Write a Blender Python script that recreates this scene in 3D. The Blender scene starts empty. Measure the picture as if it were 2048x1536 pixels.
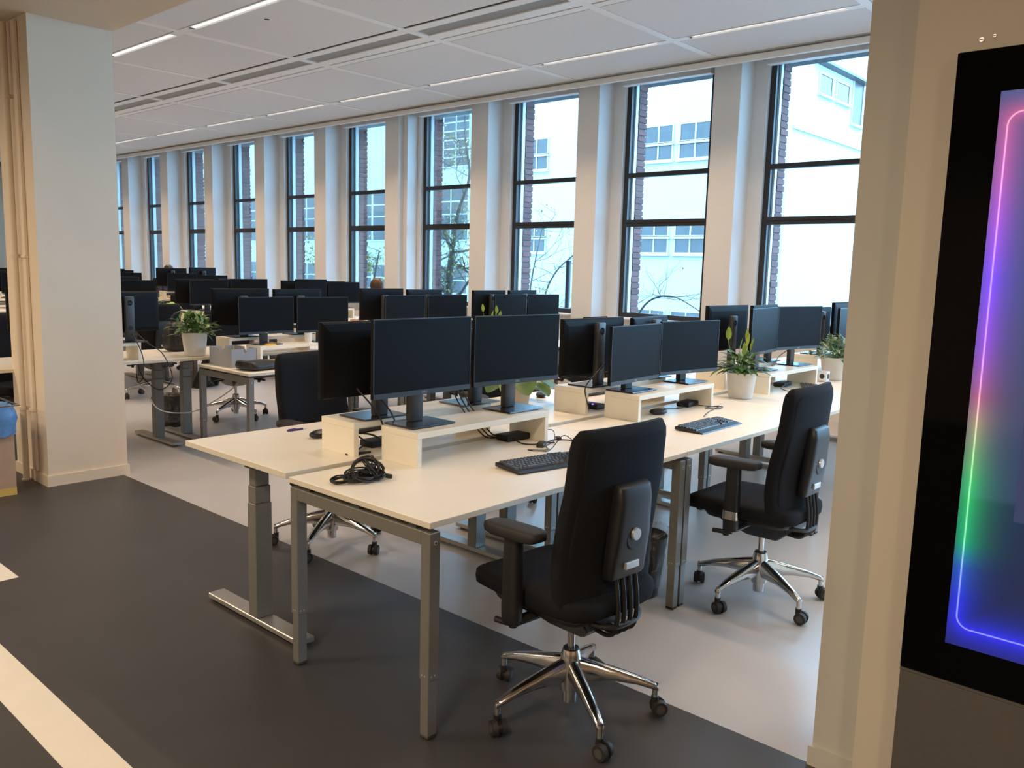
import bpy, bmesh, math, random
from mathutils import Vector, Matrix, Euler
random.seed(7)
PI = math.pi
SC = bpy.context.scene
COL = SC.collection

# ------------------------------------------------------------------ camera
F_PX = 1676.3
cam_d = bpy.data.cameras.new('camera'); cam = bpy.data.objects.new('camera', cam_d); COL.objects.link(cam)
CAM = Vector((1.920, -1.765, 1.569))
yaw, pit, rol = math.radians(41.899), math.radians(-7.851), math.radians(1.545)
fw = Vector((-math.sin(yaw)*math.cos(pit), math.cos(yaw)*math.cos(pit), math.sin(pit)))
rt = fw.cross(Vector((0, 0, 1))).normalized(); up = rt.cross(fw)
r2 = rt*math.cos(rol) + up*math.sin(rol); u2 = -rt*math.sin(rol) + up*math.cos(rol)
M = Matrix((r2, u2, -fw)).transposed().to_4x4(); M.translation = CAM
cam.matrix_world = M
cam_d.sensor_fit = 'HORIZONTAL'; cam_d.sensor_width = 36.0; cam_d.lens = 36.0*F_PX/2048.0
cam_d.clip_start = 0.05; cam_d.clip_end = 300
SC.camera = cam

# ------------------------------------------------------------------ world: even overcast sky
W = bpy.data.worlds.new('overcast_sky'); SC.world = W; W.use_nodes = True
bg = W.node_tree.nodes['Background']
bg.inputs['Color'].default_value = (0.335, 0.65, 1.0, 1); bg.inputs['Strength'].default_value = 13.0
SC.view_settings.view_transform = 'Standard'; SC.view_settings.look = 'None'
SC.view_settings.gamma = 1.0; SC.view_settings.use_curve_mapping = False
SC.view_settings.exposure = 0.08
LAMP_W = 20.0          # window-side and middle luminaires (watts each)
CORR_W = 60.0          # corridor ceiling panels
WARM = (1.0, 0.71, 0.46)       # strip lights
CORR = (1.0, 0.80, 0.58)       # corridor panels

# ------------------------------------------------------------------ materials
def nt(name):
    m = bpy.data.materials.new(name); m.use_nodes = True
    return m, m.node_tree, m.node_tree.nodes['Principled BSDF']
MATS = {}
def mat(name, col, rough=0.5, metal=0.0, noise=0.0, nscale=8.0, bump=0.0, bscale=60.0, spec=0.5, coat=0.0):
    m, t, b = nt(name)
    b.inputs['Roughness'].default_value = rough; b.inputs['Metallic'].default_value = metal
    b.inputs['Specular IOR Level'].default_value = spec; b.inputs['Coat Weight'].default_value = coat
    b.inputs['Base Color'].default_value = (*col, 1)
    if noise > 0 or bump > 0:
        tc = t.nodes.new('ShaderNodeTexCoord')
    if noise > 0:
        n = t.nodes.new('ShaderNodeTexNoise'); n.inputs['Scale'].default_value = nscale; n.inputs['Detail'].default_value = 5
        r = t.nodes.new('ShaderNodeValToRGB')
        r.color_ramp.elements[0].position = 0.3; r.color_ramp.elements[1].position = 0.7
        r.color_ramp.elements[0].color = (*[c*(1-noise) for c in col], 1)
        r.color_ramp.elements[1].color = (*[min(1, c*(1+noise)) for c in col], 1)
        t.links.new(tc.outputs['Object'], n.inputs['Vector']); t.links.new(n.outputs['Fac'], r.inputs['Fac'])
        t.links.new(r.outputs['Color'], b.inputs['Base Color'])
    if bump > 0:
        n2 = t.nodes.new('ShaderNodeTexNoise'); n2.inputs['Scale'].default_value = bscale; n2.inputs['Detail'].default_value = 3
        bp = t.nodes.new('ShaderNodeBump'); bp.inputs['Strength'].default_value = bump; bp.inputs['Distance'].default_value = 0.002
        t.links.new(tc.outputs['Object'], n2.inputs['Vector']); t.links.new(n2.outputs['Fac'], bp.inputs['Height'])
        t.links.new(bp.outputs['Normal'], b.inputs['Normal'])
    MATS[name] = m
    return m
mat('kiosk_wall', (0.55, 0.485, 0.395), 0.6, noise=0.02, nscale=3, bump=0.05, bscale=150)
mat('wall_paint', (0.74, 0.62, 0.475), 0.6, noise=0.02, nscale=3, bump=0.05, bscale=150)
mat('wall_grey', (0.48, 0.46, 0.41), 0.6, noise=0.02, nscale=3, bump=0.05, bscale=150)
mat('pillar_paint', (0.80, 0.79, 0.77), 0.6, noise=0.015, nscale=3)
mat('ceiling_tile', (0.68, 0.69, 0.71), 0.75, noise=0.02, nscale=30, bump=0.06, bscale=300)
mat('ceiling_bar', (0.80, 0.80, 0.80), 0.45, noise=0.01)
mat('vent_dark', (0.10, 0.10, 0.10), 0.6, noise=0.1, nscale=40)
mat('vent_grey', (0.26, 0.26, 0.25), 0.5, noise=0.05, nscale=40)
mat('slot_black', (0.012, 0.012, 0.012), 0.7, noise=0.1)
mat('floor_light', (0.46, 0.44, 0.42), 0.30, noise=0.03, nscale=2.0, bump=0.03, bscale=400)
mat('floor_dark', (0.046, 0.043, 0.042), 0.42, noise=0.10, nscale=2.5, bump=0.25, bscale=500)
mat('floor_white', (0.68, 0.63, 0.55), 0.5, noise=0.02)
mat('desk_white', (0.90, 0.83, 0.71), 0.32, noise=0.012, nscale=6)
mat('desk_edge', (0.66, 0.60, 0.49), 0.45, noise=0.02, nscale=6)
mat('riser_white', (0.82, 0.76, 0.63), 0.35, noise=0.015, nscale=6)
mat('steel_grey', (0.19, 0.18, 0.16), 0.38, metal=0.35, noise=0.04, nscale=30)
mat('steel_dark', (0.06, 0.058, 0.054), 0.45, metal=0.2, noise=0.04, nscale=30)
mat('foot_alu', (0.42, 0.40, 0.37), 0.3, metal=0.7, noise=0.03, nscale=30)
mat('chrome', (0.62, 0.61, 0.60), 0.14, metal=1.0, noise=0.02, nscale=10)
mat('black_plastic', (0.012, 0.012, 0.013), 0.42, noise=0.1, nscale=40)
mat('black_matte', (0.009, 0.009, 0.010), 0.6, noise=0.1, nscale=40)
mat('monitor_back', (0.0075, 0.0075, 0.008), 0.5, spec=0.11, noise=0.06, nscale=20)
mat('screen_off', (0.006, 0.006, 0.0065), 0.48, spec=0.07, noise=0.03, nscale=4)
mat('stand_grey', (0.045, 0.043, 0.042), 0.4, noise=0.05, nscale=20)
mat('base_plate', (0.020, 0.020, 0.022), 0.22, noise=0.05, nscale=20)
mat('logo_grey', (0.30, 0.30, 0.30), 0.4, metal=0.5, noise=0.02)
mat('fabric_black', (0.008, 0.008, 0.010), 0.92, noise=0.2, nscale=250, bump=0.3, bscale=600, spec=0.25)
mat('shell_black', (0.013, 0.013, 0.014), 0.4, noise=0.08, nscale=30)
mat('silver', (0.62, 0.62, 0.62), 0.3, metal=0.6, noise=0.02)
mat('rubber', (0.018, 0.016, 0.015), 0.65, noise=0.1, nscale=60)
mat('caster_grey', (0.06, 0.055, 0.05), 0.5, noise=0.1, nscale=60)
mat('key_black', (0.060, 0.063, 0.068), 0.36, noise=0.06, nscale=40)
mat('kb_body', (0.012, 0.012, 0.014), 0.33, noise=0.06, nscale=40)
mat('cable', (0.010, 0.010, 0.011), 0.45, noise=0.1, nscale=60)
mat('cable_white', (0.55, 0.53, 0.5), 0.5, noise=0.05)
mat('frame_dark', (0.028, 0.027, 0.028), 0.4, noise=0.05, nscale=20)
mat('jamb_alu', (0.50, 0.53, 0.55), 0.45, metal=0.2, noise=0.03)
mat('mortar', (0.10, 0.09, 0.09), 0.9, noise=0.15, nscale=60)
mat('facade', (0.37, 0.42, 0.41), 0.8, noise=0.015, nscale=0.6)
mat('facade_trim', (0.42, 0.46, 0.46), 0.7, noise=0.02, nscale=2)
mat('asphalt', (0.16, 0.16, 0.16), 0.9, noise=0.2, nscale=1)
mat('bark', (0.10, 0.085, 0.07), 0.9, noise=0.3, nscale=20, bump=0.4, bscale=30)
mat('pot_cream', (0.66, 0.61, 0.54), 0.6, noise=0.03, nscale=20)
mat('soil', (0.03, 0.022, 0.016), 0.95, noise=0.4, nscale=60)
mat('stem', (0.14, 0.26, 0.06), 0.6, noise=0.1)
mat('box_grey', (0.36, 0.36, 0.37), 0.55, noise=0.03, nscale=10)
mat('cardboard', (0.42, 0.29, 0.20), 0.85, noise=0.06, nscale=12)
mat('tape_tan', (0.62, 0.42, 0.12), 0.4, noise=0.05)
mat('bag_blue', (0.10, 0.24, 0.50), 0.4, noise=0.25, nscale=14)
mat('leather', (0.014, 0.013, 0.013), 0.42, noise=0.15, nscale=40, bump=0.2, bscale=120)
mat('yellow', (0.75, 0.45, 0.02), 0.5, noise=0.05)
mat('pen_purple', (0.05, 0.02, 0.20), 0.35, noise=0.05)
mat('kiosk_grey', (0.085, 0.078, 0.068), 0.55, noise=0.05, nscale=60, bump=0.08, bscale=400)
mat('kiosk_glass', (0.002, 0.002, 0.0022), 0.05, spec=0.07, noise=0.02)
mat('white_plastic', (0.78, 0.76, 0.73), 0.4, noise=0.02)
mat('skin', (0.55, 0.34, 0.25), 0.5, noise=0.04)
mat('shirt_tan', (0.55, 0.40, 0.27), 0.8, noise=0.06, nscale=40)
mat('shirt_dark', (0.03, 0.03, 0.04), 0.8, noise=0.1, nscale=40)
mat('jeans', (0.03, 0.045, 0.09), 0.85, noise=0.1, nscale=60)
mat('eye', (0.05, 0.04, 0.03), 0.2, noise=0.05)
mat('lip', (0.42, 0.17, 0.14), 0.5, noise=0.05)
def leafmat(name, c1, c2):
    m, t, b = nt(name); tc = t.nodes.new('ShaderNodeTexCoord'); n = t.nodes.new('ShaderNodeTexNoise')
    n.inputs['Scale'].default_value = 9; r = t.nodes.new('ShaderNodeValToRGB')
    r.color_ramp.elements[0].position = .35; r.color_ramp.elements[1].position = .65
    r.color_ramp.elements[0].color = (*c1, 1); r.color_ramp.elements[1].color = (*c2, 1)
    t.links.new(tc.outputs['Object'], n.inputs['Vector']); t.links.new(n.outputs['Fac'], r.inputs['Fac'])
    t.links.new(r.outputs['Color'], b.inputs['Base Color']); b.inputs['Roughness'].default_value = .4
    MATS[name] = m
leafmat('leaf_green', (0.05, 0.13, 0.025), (0.13, 0.25, 0.06))
leafmat('leaf_deep', (0.025, 0.085, 0.02), (0.06, 0.16, 0.035))
leafmat('leaf_lime', (0.22, 0.36, 0.04), (0.40, 0.52, 0.10))
leafmat('leaf_pale', (0.10, 0.20, 0.08), (0.36, 0.46, 0.28))
leafmat('leaf_white', (0.75, 0.78, 0.62), (0.62, 0.70, 0.40))
leafmat('tree_leaf', (0.28, 0.30, 0.05), (0.40, 0.36, 0.07))
leafmat('hair_brown', (0.05, 0.026, 0.012), (0.14, 0.075, 0.036))
leafmat('hair_black', (0.012, 0.010, 0.008), (0.025, 0.02, 0.017))
def brickmat():
    m, t, b = nt('brick'); tc = t.nodes.new('ShaderNodeTexCoord'); oi = t.nodes.new('ShaderNodeObjectInfo')
    n = t.nodes.new('ShaderNodeTexNoise'); n.inputs['Scale'].default_value = 25; n.inputs['Detail'].default_value = 6
    r = t.nodes.new('ShaderNodeValToRGB')
    r.color_ramp.elements[0].color = (0.085, 0.032, 0.032, 1); r.color_ramp.elements[1].color = (0.20, 0.085, 0.075, 1)
    mx = t.nodes.new('ShaderNodeMath'); mx.operation = 'MULTIPLY_ADD'; mx.inputs[1].default_value = .6; mx.inputs[2].default_value = -.05
    ad = t.nodes.new('ShaderNodeMath'); ad.operation = 'MULTIPLY_ADD'; ad.inputs[1].default_value = .45
    t.links.new(tc.outputs['Object'], n.inputs['Vector']); t.links.new(oi.outputs['Random'], mx.inputs[0])
    t.links.new(n.outputs['Fac'], ad.inputs[0]); t.links.new(mx.outputs[0], ad.inputs[2]); t.links.new(ad.outputs[0], r.inputs['Fac'])
    t.links.new(r.outputs['Color'], b.inputs['Base Color']); b.inputs['Roughness'].default_value = .85
    MATS['brick'] = m
brickmat()
def emit(name, col, s, base=.8):
    m, t, b = nt(name); b.inputs['Base Color'].default_value = (base, base, base, 1)
    b.inputs['Emission Color'].default_value = (*col, 1); b.inputs['Emission Strength'].default_value = s
    MATS[name] = m
emit('lamp_diffuser', (1.0, 0.93, 0.88), 0.85)
emit('panel_diffuser', (1.0, 0.84, 0.66), 3.0)
emit('led_blue', (0.10, 0.06, 1.0), 3.0)
def glassmat(name, tint, rmix):
    m = bpy.data.materials.new(name); m.use_nodes = True; t = m.node_tree; t.nodes.clear()
    o = t.nodes.new('ShaderNodeOutputMaterial'); tr = t.nodes.new('ShaderNodeBsdfTransparent'); gl = t.nodes.new('ShaderNodeBsdfGlossy')
    fr = t.nodes.new('ShaderNodeFresnel'); fr.inputs['IOR'].default_value = 1.4; mx = t.nodes.new('ShaderNodeMixShader')
    mul = t.nodes.new('ShaderNodeMath'); mul.operation = 'MULTIPLY'; mul.inputs[1].default_value = rmix
    nz = t.nodes.new('ShaderNodeTexNoise'); nz.inputs['Scale'].default_value = 2
    rp = t.nodes.new('ShaderNodeValToRGB'); rp.color_ramp.elements[0].color = (*[c*.98 for c in tint], 1); rp.color_ramp.elements[1].color = (*tint, 1)
    t.links.new(nz.outputs['Fac'], rp.inputs['Fac']); t.links.new(rp.outputs['Color'], tr.inputs['Color'])
    gl.inputs['Roughness'].default_value = 0.02
    t.links.new(fr.outputs[0], mul.inputs[0]); t.links.new(mul.outputs[0], mx.inputs[0])
    t.links.new(tr.outputs[0], mx.inputs[1]); t.links.new(gl.outputs[0], mx.inputs[2]); t.links.new(mx.outputs[0], o.inputs[0])
    MATS[name] = m
glassmat('pane_glass', (0.93, 0.97, 0.98), 0.6)
def polymat():      # thin clear bin liner
    m = bpy.data.materials.new('liner'); m.use_nodes = True; t = m.node_tree; t.nodes.clear()
    o = t.nodes.new('ShaderNodeOutputMaterial'); tr = t.nodes.new('ShaderNodeBsdfTransparent'); gl = t.nodes.new('ShaderNodeBsdfPrincipled')
    gl.inputs['Base Color'].default_value = (.55, .55, .55, 1); gl.inputs['Roughness'].default_value = .18
    nz = t.nodes.new('ShaderNodeTexNoise'); nz.inputs['Scale'].default_value = 14; nz.inputs['Detail'].default_value = 4; nz.inputs['Distortion'].default_value = 2
    rp = t.nodes.new('ShaderNodeValToRGB'); rp.color_ramp.elements[0].position = .5; rp.color_ramp.elements[1].position = .72
    rp.color_ramp.elements[0].color = (.06, .06, .06, 1); rp.color_ramp.elements[1].color = (.42, .42, .42, 1)
    tc = t.nodes.new('ShaderNodeTexCoord'); t.links.new(tc.outputs['Object'], nz.inputs['Vector'])
    bp = t.nodes.new('ShaderNodeBump'); bp.inputs['Strength'].default_value = .8; bp.inputs['Distance'].default_value = .01
    t.links.new(nz.outputs['Fac'], bp.inputs['Height']); t.links.new(bp.outputs[0], gl.inputs['Normal'])
    mx = t.nodes.new('ShaderNodeMixShader'); t.links.new(nz.outputs['Fac'], rp.inputs['Fac']); t.links.new(rp.outputs[0], mx.inputs[0])
    t.links.new(tr.outputs[0], mx.inputs[1]); t.links.new(gl.outputs[0], mx.inputs[2]); t.links.new(mx.outputs[0], o.inputs[0])
    MATS['liner'] = m
polymat()
def farglass():     # windows of the building opposite
    m, t, b = nt('far_glass'); tc = t.nodes.new('ShaderNodeTexCoord'); n = t.nodes.new('ShaderNodeTexNoise'); n.inputs['Scale'].default_value = 1.6
    r = t.nodes.new('ShaderNodeValToRGB'); r.color_ramp.elements[0].color = (.010, .014, .016, 1); r.color_ramp.elements[1].color = (.05, .055, .055, 1)
    t.links.new(tc.outputs['Object'], n.inputs['Vector']); t.links.new(n.outputs['Fac'], r.inputs['Fac']); t.links.new(r.outputs[0], b.inputs['Base Color'])
    b.inputs['Roughness'].default_value = .12; MATS['far_glass'] = m
farglass()

# ------------------------------------------------------------------ mesh helpers
def B(): return bmesh.new()
def box(bm, x0, x1, y0, y1, z0, z1, bev=0.0, seg=2):
    r = bmesh.ops.create_cube(bm, size=1.0); vs = r['verts']
    cx, cy, cz = (x0+x1)/2, (y0+y1)/2, (z0+z1)/2
    for v in vs:
        v.co = Vector((cx+v.co.x*(x1-x0), cy+v.co.y*(y1-y0), cz+v.co.z*(z1-z0)))
    if bev > 0:
        es = set(e for v in vs for e in v.link_edges)
        bmesh.ops.bevel(bm, geom=list(es), offset=bev, segments=seg, affect='EDGES', profile=0.5)
    return bm
def obox(bm, mat4, sx, sy, sz, bev=0.0):
    r = bmesh.ops.create_cube(bm, size=1.0); vs = r['verts']
    for v in vs: v.co = mat4 @ Vector((v.co.x*sx, v.co.y*sy, v.co.z*sz))
    if bev > 0:
        es = set(e for v in vs for e in v.link_edges)
        bmesh.ops.bevel(bm, geom=list(es), offset=bev, segments=2, affect='EDGES', profile=0.5)
def loft(bm, rings, cap0=True, cap1=True):
    R = [[bm.verts.new(p) for p in ring] for ring in rings]
    n = len(R[0])
    for a, b in zip(R[:-1], R[1:]):
        for i in range(n):
            j = (i+1) % n
            bm.faces.new((a[i], a[j], b[j], b[i]))
    if cap0: bm.faces.new(list(reversed(R[0])))
    if cap1: bm.faces.new(R[-1])
def circ(c, ax1, ax2, r1, r2, n=16, e=1.0):
    out = []
    for i in range(n):
        a = 2*PI*i/n; ca, sa = math.cos(a), math.sin(a)
        if e != 1.0:
            ca = math.copysign(abs(ca)**e, ca); sa = math.copysign(abs(sa)**e, sa)
        out.append(Vector(c) + ax1*(r1*ca) + ax2*(r2*sa))
    return out
X, Y, Z = Vector((1, 0, 0)), Vector((0, 1, 0)), Vector((0, 0, 1))
def cyl(bm, c, r, h, n=20, r1=None, axis=Z, cap0=True, cap1=True):
    ax = axis.normalized(); a1 = ax.orthogonal().normalized(); a2 = ax.cross(a1)
    c = Vector(c); loft(bm, [circ(c, a1, a2, r, r, n), circ(c+ax*h, a1, a2, r if r1 is None else r1, r if r1 is None else r1, n)], cap0, cap1)
def lathe(bm, prof, c=(0, 0, 0), n=28):
    c = Vector(c); loft(bm, [circ(c+Z*z, X, Y, r, r, n) for r, z in prof], True, True)
def smooth_pts(pts, k=6):
    pts = [Vector(p) for p in pts]
    if len(pts) < 3: return pts
    out = []
    for i in range(len(pts)-1):
        p0 = pts[max(i-1, 0)]; p1 = pts[i]; p2 = pts[i+1]; p3 = pts[min(i+2, len(pts)-1)]
        for j in range(k):
            t = j/k
            out.append(0.5*((2*p1)+(-p0+p2)*t+(2*p0-5*p1+4*p2-p3)*t*t+(-p0+3*p1-3*p2+p3)*t**3))
    out.append(pts[-1]); return out
def tube(bm, pts, r, n=6, rend=None, k=6):
    P = smooth_pts(pts, k) if k else [Vector(p) for p in pts]
    rings = []; prev = None
    for i, p in enumerate(P):
        d = (P[min(i+1, len(P)-1)]-P[max(i-1, 0)])
        if d.length < 1e-7: d = Vector((0, 0, 1))
        d.normalize()
        if prev is None: a1 = d.orthogonal().normalized()
        else:
            a1 = prev-d*prev.dot(d)
            a1 = a1.normalized() if a1.length > 1e-6 else d.orthogonal().normalized()
        prev = a1; a2 = d.cross(a1); rr = r if rend is None else r+(rend-r)*i/(len(P)-1)
        rings.append(circ(p, a1, a2, rr, rr, n))
    loft(bm, rings)
def prism(bm, poly, axis, h):      # extrude a polygon (list of Vector) along axis by h
    loft(bm, [poly, [p+axis*h for p in poly]])
def cushion(bm, c, a, b, h, e=0.35, n=28, m=12, f=None):
    c = Vector(c); rings = []
    for i in range(m+1):
        t = -PI/2+PI*i/m; ct, st = math.cos(t), math.sin(t)
        ct = max(abs(ct), 1e-3)**e; st = math.copysign(abs(st)**e, st)
        ring = circ((0, 0, 0), X, Y, a*ct, b*ct, n, e)
        ring = [Vector((p.x, p.y, h*st)) for p in ring]
        if f: ring = [f(p) for p in ring]
        rings.append([c+p for p in ring])
    loft(bm, rings)
def shade(me, ang=0.6):
    for p in me.polygons: p.use_smooth = True
    try: me.set_sharp_from_angle(angle=ang)
    except Exception: pass
def mesh(name, bm, m, smooth=True, ang=0.6):
    bmesh.ops.recalc_face_normals(bm, faces=bm.faces[:])
    me = bpy.data.meshes.new(name); bm.to_mesh(me); bm.free()
    for k in (m if isinstance(m, (list, tuple)) else [m]): me.materials.append(MATS[k])
    if smooth: shade(me, ang)
    return me
def link(name, me, parent=None, loc=None, rot=None):
    o = bpy.data.objects.new(name, me); COL.objects.link(o)
    if parent is not None: o.parent = parent
    if loc is not None: o.location = loc
    if rot is not None: o.rotation_euler = rot
    return o
def obj(name, bm, m, parent=None, loc=None, rot=None, smooth=True, ang=0.6):
    return link(name, mesh(name, bm, m, smooth, ang), parent, loc, rot)
def tag(o, label, cat, group=None):
    o['label'] = label; o['category'] = cat
    if group: o['group'] = group
    return o
def thing(name, label, cat, loc=(0, 0, 0), rz=0.0, group=None):
    o = link(name, None, None, loc, (0, 0, rz)); return tag(o, label, cat, group)
def struct(name, bm, m, parent=None, loc=None, smooth=False):
    o = obj(name, bm, m, parent, loc, smooth=smooth)
    if parent is None: o['kind'] = 'structure'
    return o
def copy_tree(o, parent=None):
    c = o.copy(); COL.objects.link(c); c.parent = parent
    for ch in list(o.children): copy_tree(ch, c)
    return c
def text_mesh(name, s, size, m, depth=0.0006, align='CENTER'):
    cu = bpy.data.curves.new(name, 'FONT'); cu.body = s; cu.size = size; cu.extrude = depth; cu.align_x = align; cu.align_y = 'CENTER'
    to = bpy.data.objects.new(name, cu); COL.objects.link(to)
    dg = bpy.context.evaluated_depsgraph_get()
    me = bpy.data.meshes.new_from_object(to.evaluated_get(dg)); me.name = name
    COL.objects.unlink(to); bpy.data.objects.remove(to); bpy.data.curves.remove(cu)
    me.materials.clear(); me.materials.append(MATS[m]); return me
ORD = ['first', 'second', 'third', 'fourth', 'fifth', 'sixth', 'seventh', 'eighth', 'ninth', 'tenth', 'eleventh', 'twelfth', 'thirteenth', 'fourteenth', 'fifteenth']

# ------------------------------------------------------------------ dimensions of the room
P = 1.937                  # bay of windows and ceiling
YF = 6.75                  # ceiling edge and fascia
YP = 7.06                  # inner face of the pillars
YW = 7.44                  # window frames
ZC = 3.90                  # ceiling
ZB = 3.10                  # beam underside
YCP = 0.793                # border between light floor and dark floor
XL, XR = -25.0, 6.5
FX0 = -2.545               # left edge of first window frame
NB = 12                    # bays to the left

# ------------------------------------------------------------------ structure
bm = B(); box(bm, XL, XR, YCP, YW, -0.2, 0.0); struct('floor', bm, 'floor_light')
bm = B(); box(bm, XL, XR, -7.0, YCP, -0.2, 0.0); struct('floor_dark', bm, 'floor_dark')
bm = B(); box(bm, -9.0, 0.6, -0.883, -0.735, 0.0, 0.0012); o = struct('floor_stripe', bm, 'floor_white')
bm = B(); box(bm, -6.0, -2.50, -0.60, -0.43, 0.0, 0.0012); o = struct('floor_stripe', bm, 'floor_white')
# lowered soffit over the corridor, its edge is the beam on the column line
bm = B(); box(bm, XL, XR, -7.0, 0.83, ZB, ZB+0.2); box(bm, XL, XR, 0.79, 0.83, ZB+0.2, ZC+0.1); struct('ceiling_beam', bm, 'wall_paint')
bm = B(); box(bm, XL-.2, XL, -7.0, YW, 0, ZC+.2); struct('wall_left', bm, 'wall_paint')
bm = B(); box(bm, XR, XR+.2, -7.0, YW, 0, ZC+.2); struct('wall_right', bm, 'wall_paint')
bm = B(); box(bm, XL, XR, -7.2, -7.0, 0, ZC+.2); struct('wall_front', bm, 'wall_paint')
# wall behind the kiosk: grey end face and the cream wall standing proud of it
bm = B(); box(bm, 0.975, 1.30, YCP, YCP+0.35, 0, ZB); struct('wall_end', bm, 'wall_grey')
bm = B(); box(bm, 1.122, XR, 0.735, YCP+0.30, 0, ZB); struct('wall_kiosk', bm, 'kiosk_wall')
bm = B(); box(bm, 0.965, 1.122, YCP-0.012, YCP, 0, 0.065); struct('baseboard_end', bm, 'wall_grey')
bm = B(); box(bm, 1.30, XR, YCP+.30, YCP+.50, 0, ZC); struct('wall_divider', bm, 'wall_paint')
# window wall below the sills and above the heads
bm = B(); box(bm, XL, XR, 7.30, YW+0.10, 0, 0.95); struct('wall_back', bm, 'pillar_paint')
bm = B(); box(bm, XL, XR, YW+0.30, YW+0.50, -8.0, 0.95); box(bm, XL, XR, YW+0.02, YW+0.5, 3.98, 6.0); struct('wall_outside', bm, 'mortar')
bm = B(); box(bm, XL, XR, YF, YF+0.05, 3.815, ZC+.05); box(bm, XL, XR, YF+.05, YW+.1, 4.0, ZC+.14); struct('trim_1', bm, 'pillar_paint')
bm = B(); box(bm, XL, XR, YF-0.014, YF, ZC-.026, ZC-.014); struct('trim_2', bm, 'steel_grey')
bm = B(); box(bm, XL, XR, 0, YW, ZC+.10, ZC+.25); struct('ceiling_slab', bm, 'vent_dark')

# ---- pillars, sills, windows, brick piers
def pillar_mesh(wide=False):
    bm = B(); box(bm, -.168, .168, 0.0, YW-YP+0.06, 0, ZC+.09, 0.004, 1)
    for q in (-1, 1): box(bm, min(q*.168, q*.334), max(q*.168, q*.334), .32, YW-YP+0.06, 0, ZC+.09)
    if wide: box(bm, .168, .26, .10, .32, 0, ZC+.09, .004, 1)
    return mesh('wall_pillar', bm, 'pillar_paint', smooth=False)
pm, pw = pillar_mesh(), pillar_mesh(True)
def sill_mesh():
    bm = B(); box(bm, 0.0, P-0.668, YP+0.16, YW, 0.95, 0.975, 0.004, 1); return mesh('window_sill', bm, 'white_plastic')
sm = sill_mesh()
OW = P-0.668           # clear opening
def win_frame():
    bm = B(); w = OW; z0, z1 = 0.975, 4.0
    box(bm, 0, .068, 0, .07, z0, z1); box(bm, w-.068, w, 0, .07, z0, z1)
    box(bm, .068, w-.068, 0, .07, z0, 1.035); box(bm, .068, w-.068, 0, .07, 3.93, z1)
    return mesh('frame', bm, 'frame_dark', smooth=False)
def bar(z0, z1, d=.07):
    bm = B(); box(bm, .068, OW-.068, 0.0, d, z0, z1); 
    return mesh('transom', bm, 'frame_dark', smooth=False)
def bar2():
    bm = B(); box(bm, .068, OW-.068, 0.0, .07, 2.145, 2.182); box(bm, .068, OW-.068, 0.0, .07, 2.190, 2.232); box(bm, .068, OW-.068, .012, .06, 2.182, 2.190)
    return mesh('transom', bm, 'frame_dark', smooth=False)
def pane(z0, z1):
    bm = B(); box(bm, .068, OW-.068, .030, .036, z0, z1); return mesh('pane', bm, 'pane_glass', smooth=False)
wf, t1, t2 = win_frame(), bar2(), bar(2.765, 2.822)
panes = [pane(1.035, 2.145), pane(2.232, 2.765), pane(2.822, 3.93)]
def jambm():
    bm = B(); box(bm, 0.0, .082, .07, .14, .95, 3.98); box(bm, .082, .090, .07, .10, .95, 3.98); box(bm, OW-.082, OW, .07, .14, .95, 3.98); return mesh('outer_jamb', bm, 'jamb_alu', smooth=False)
jm = jambm()
# inner blind cassette above each window
def cassette():
    bm = B(); box(bm, 0.01, OW-.01, YP+.22, YP+.32, 3.885, 3.985, .004, 1); return mesh('blind', bm, 'ceiling_bar')
cm = cassette()
BR_H, BR_J = 0.066, 0.013
def brickm(w, d=.19, ins=0.0):
    bm = B(); box(bm, -w/2, w/2, -d/2, d/2, 0, BR_H, 0.006, 1); return mesh('brick', bm, 'brick', ang=.5)
brA, brB, brW = brickm(.215), brickm(.325), brickm(.45)
brC = brickm(.105)
for k in range(-2, NB):
    fx = FX0-k*P
    pl = link('wall_pillar', pw if k in (3, 9) else pm, None, (fx-.334, YP, 0)); pl['kind'] = 'structure'
    s_ = link('trim_%d' % (k+6), sm, None, (fx, 0, 0)); s_['kind'] = 'structure'
    wn = link('window_%d' % (k+3), wf, None, (fx, YW, 0)); wn['kind'] = 'structure'
    link('transom', t1, wn); link('transom', t2, wn)
    for pmesh in panes: link('pane', pmesh, wn)
    link('outer_jamb', jm, wn)
    if k > -2:
        bl = link('window_blind', cm, None, (fx, 0, 0))
        tag(bl, 'rolled-up white blind cassette, %s window from the kiosk wall' % ORD[k+1], 'blind', 'blind cassettes above the windows')
    # brick pier outside the pillar: corner bricks one by one on a mortar core
    pr = link('wall_pier', None, None, (fx-.334, YW+.14, 0)); pr['kind'] = 'structure'
    bm = B(); box(bm, -.412, .412, .010, .180, .95, 3.98); obj('mortar_core', bm, 'mortar', pr, smooth=False)
    z = .955; c = 0
    while z < 3.95:
        for q in (1, -1):
            if q < 0 and k > 3: continue
            jx, jy = random.uniform(-.005, .005), random.uniform(-.006, .006)
            link('brick', brA if c % 2 else brC, pr, (q*(.424-(.1075 if c % 2 else .0525))+jx, .098+jy, z))
        z += BR_H+BR_J; c += 1

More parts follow.
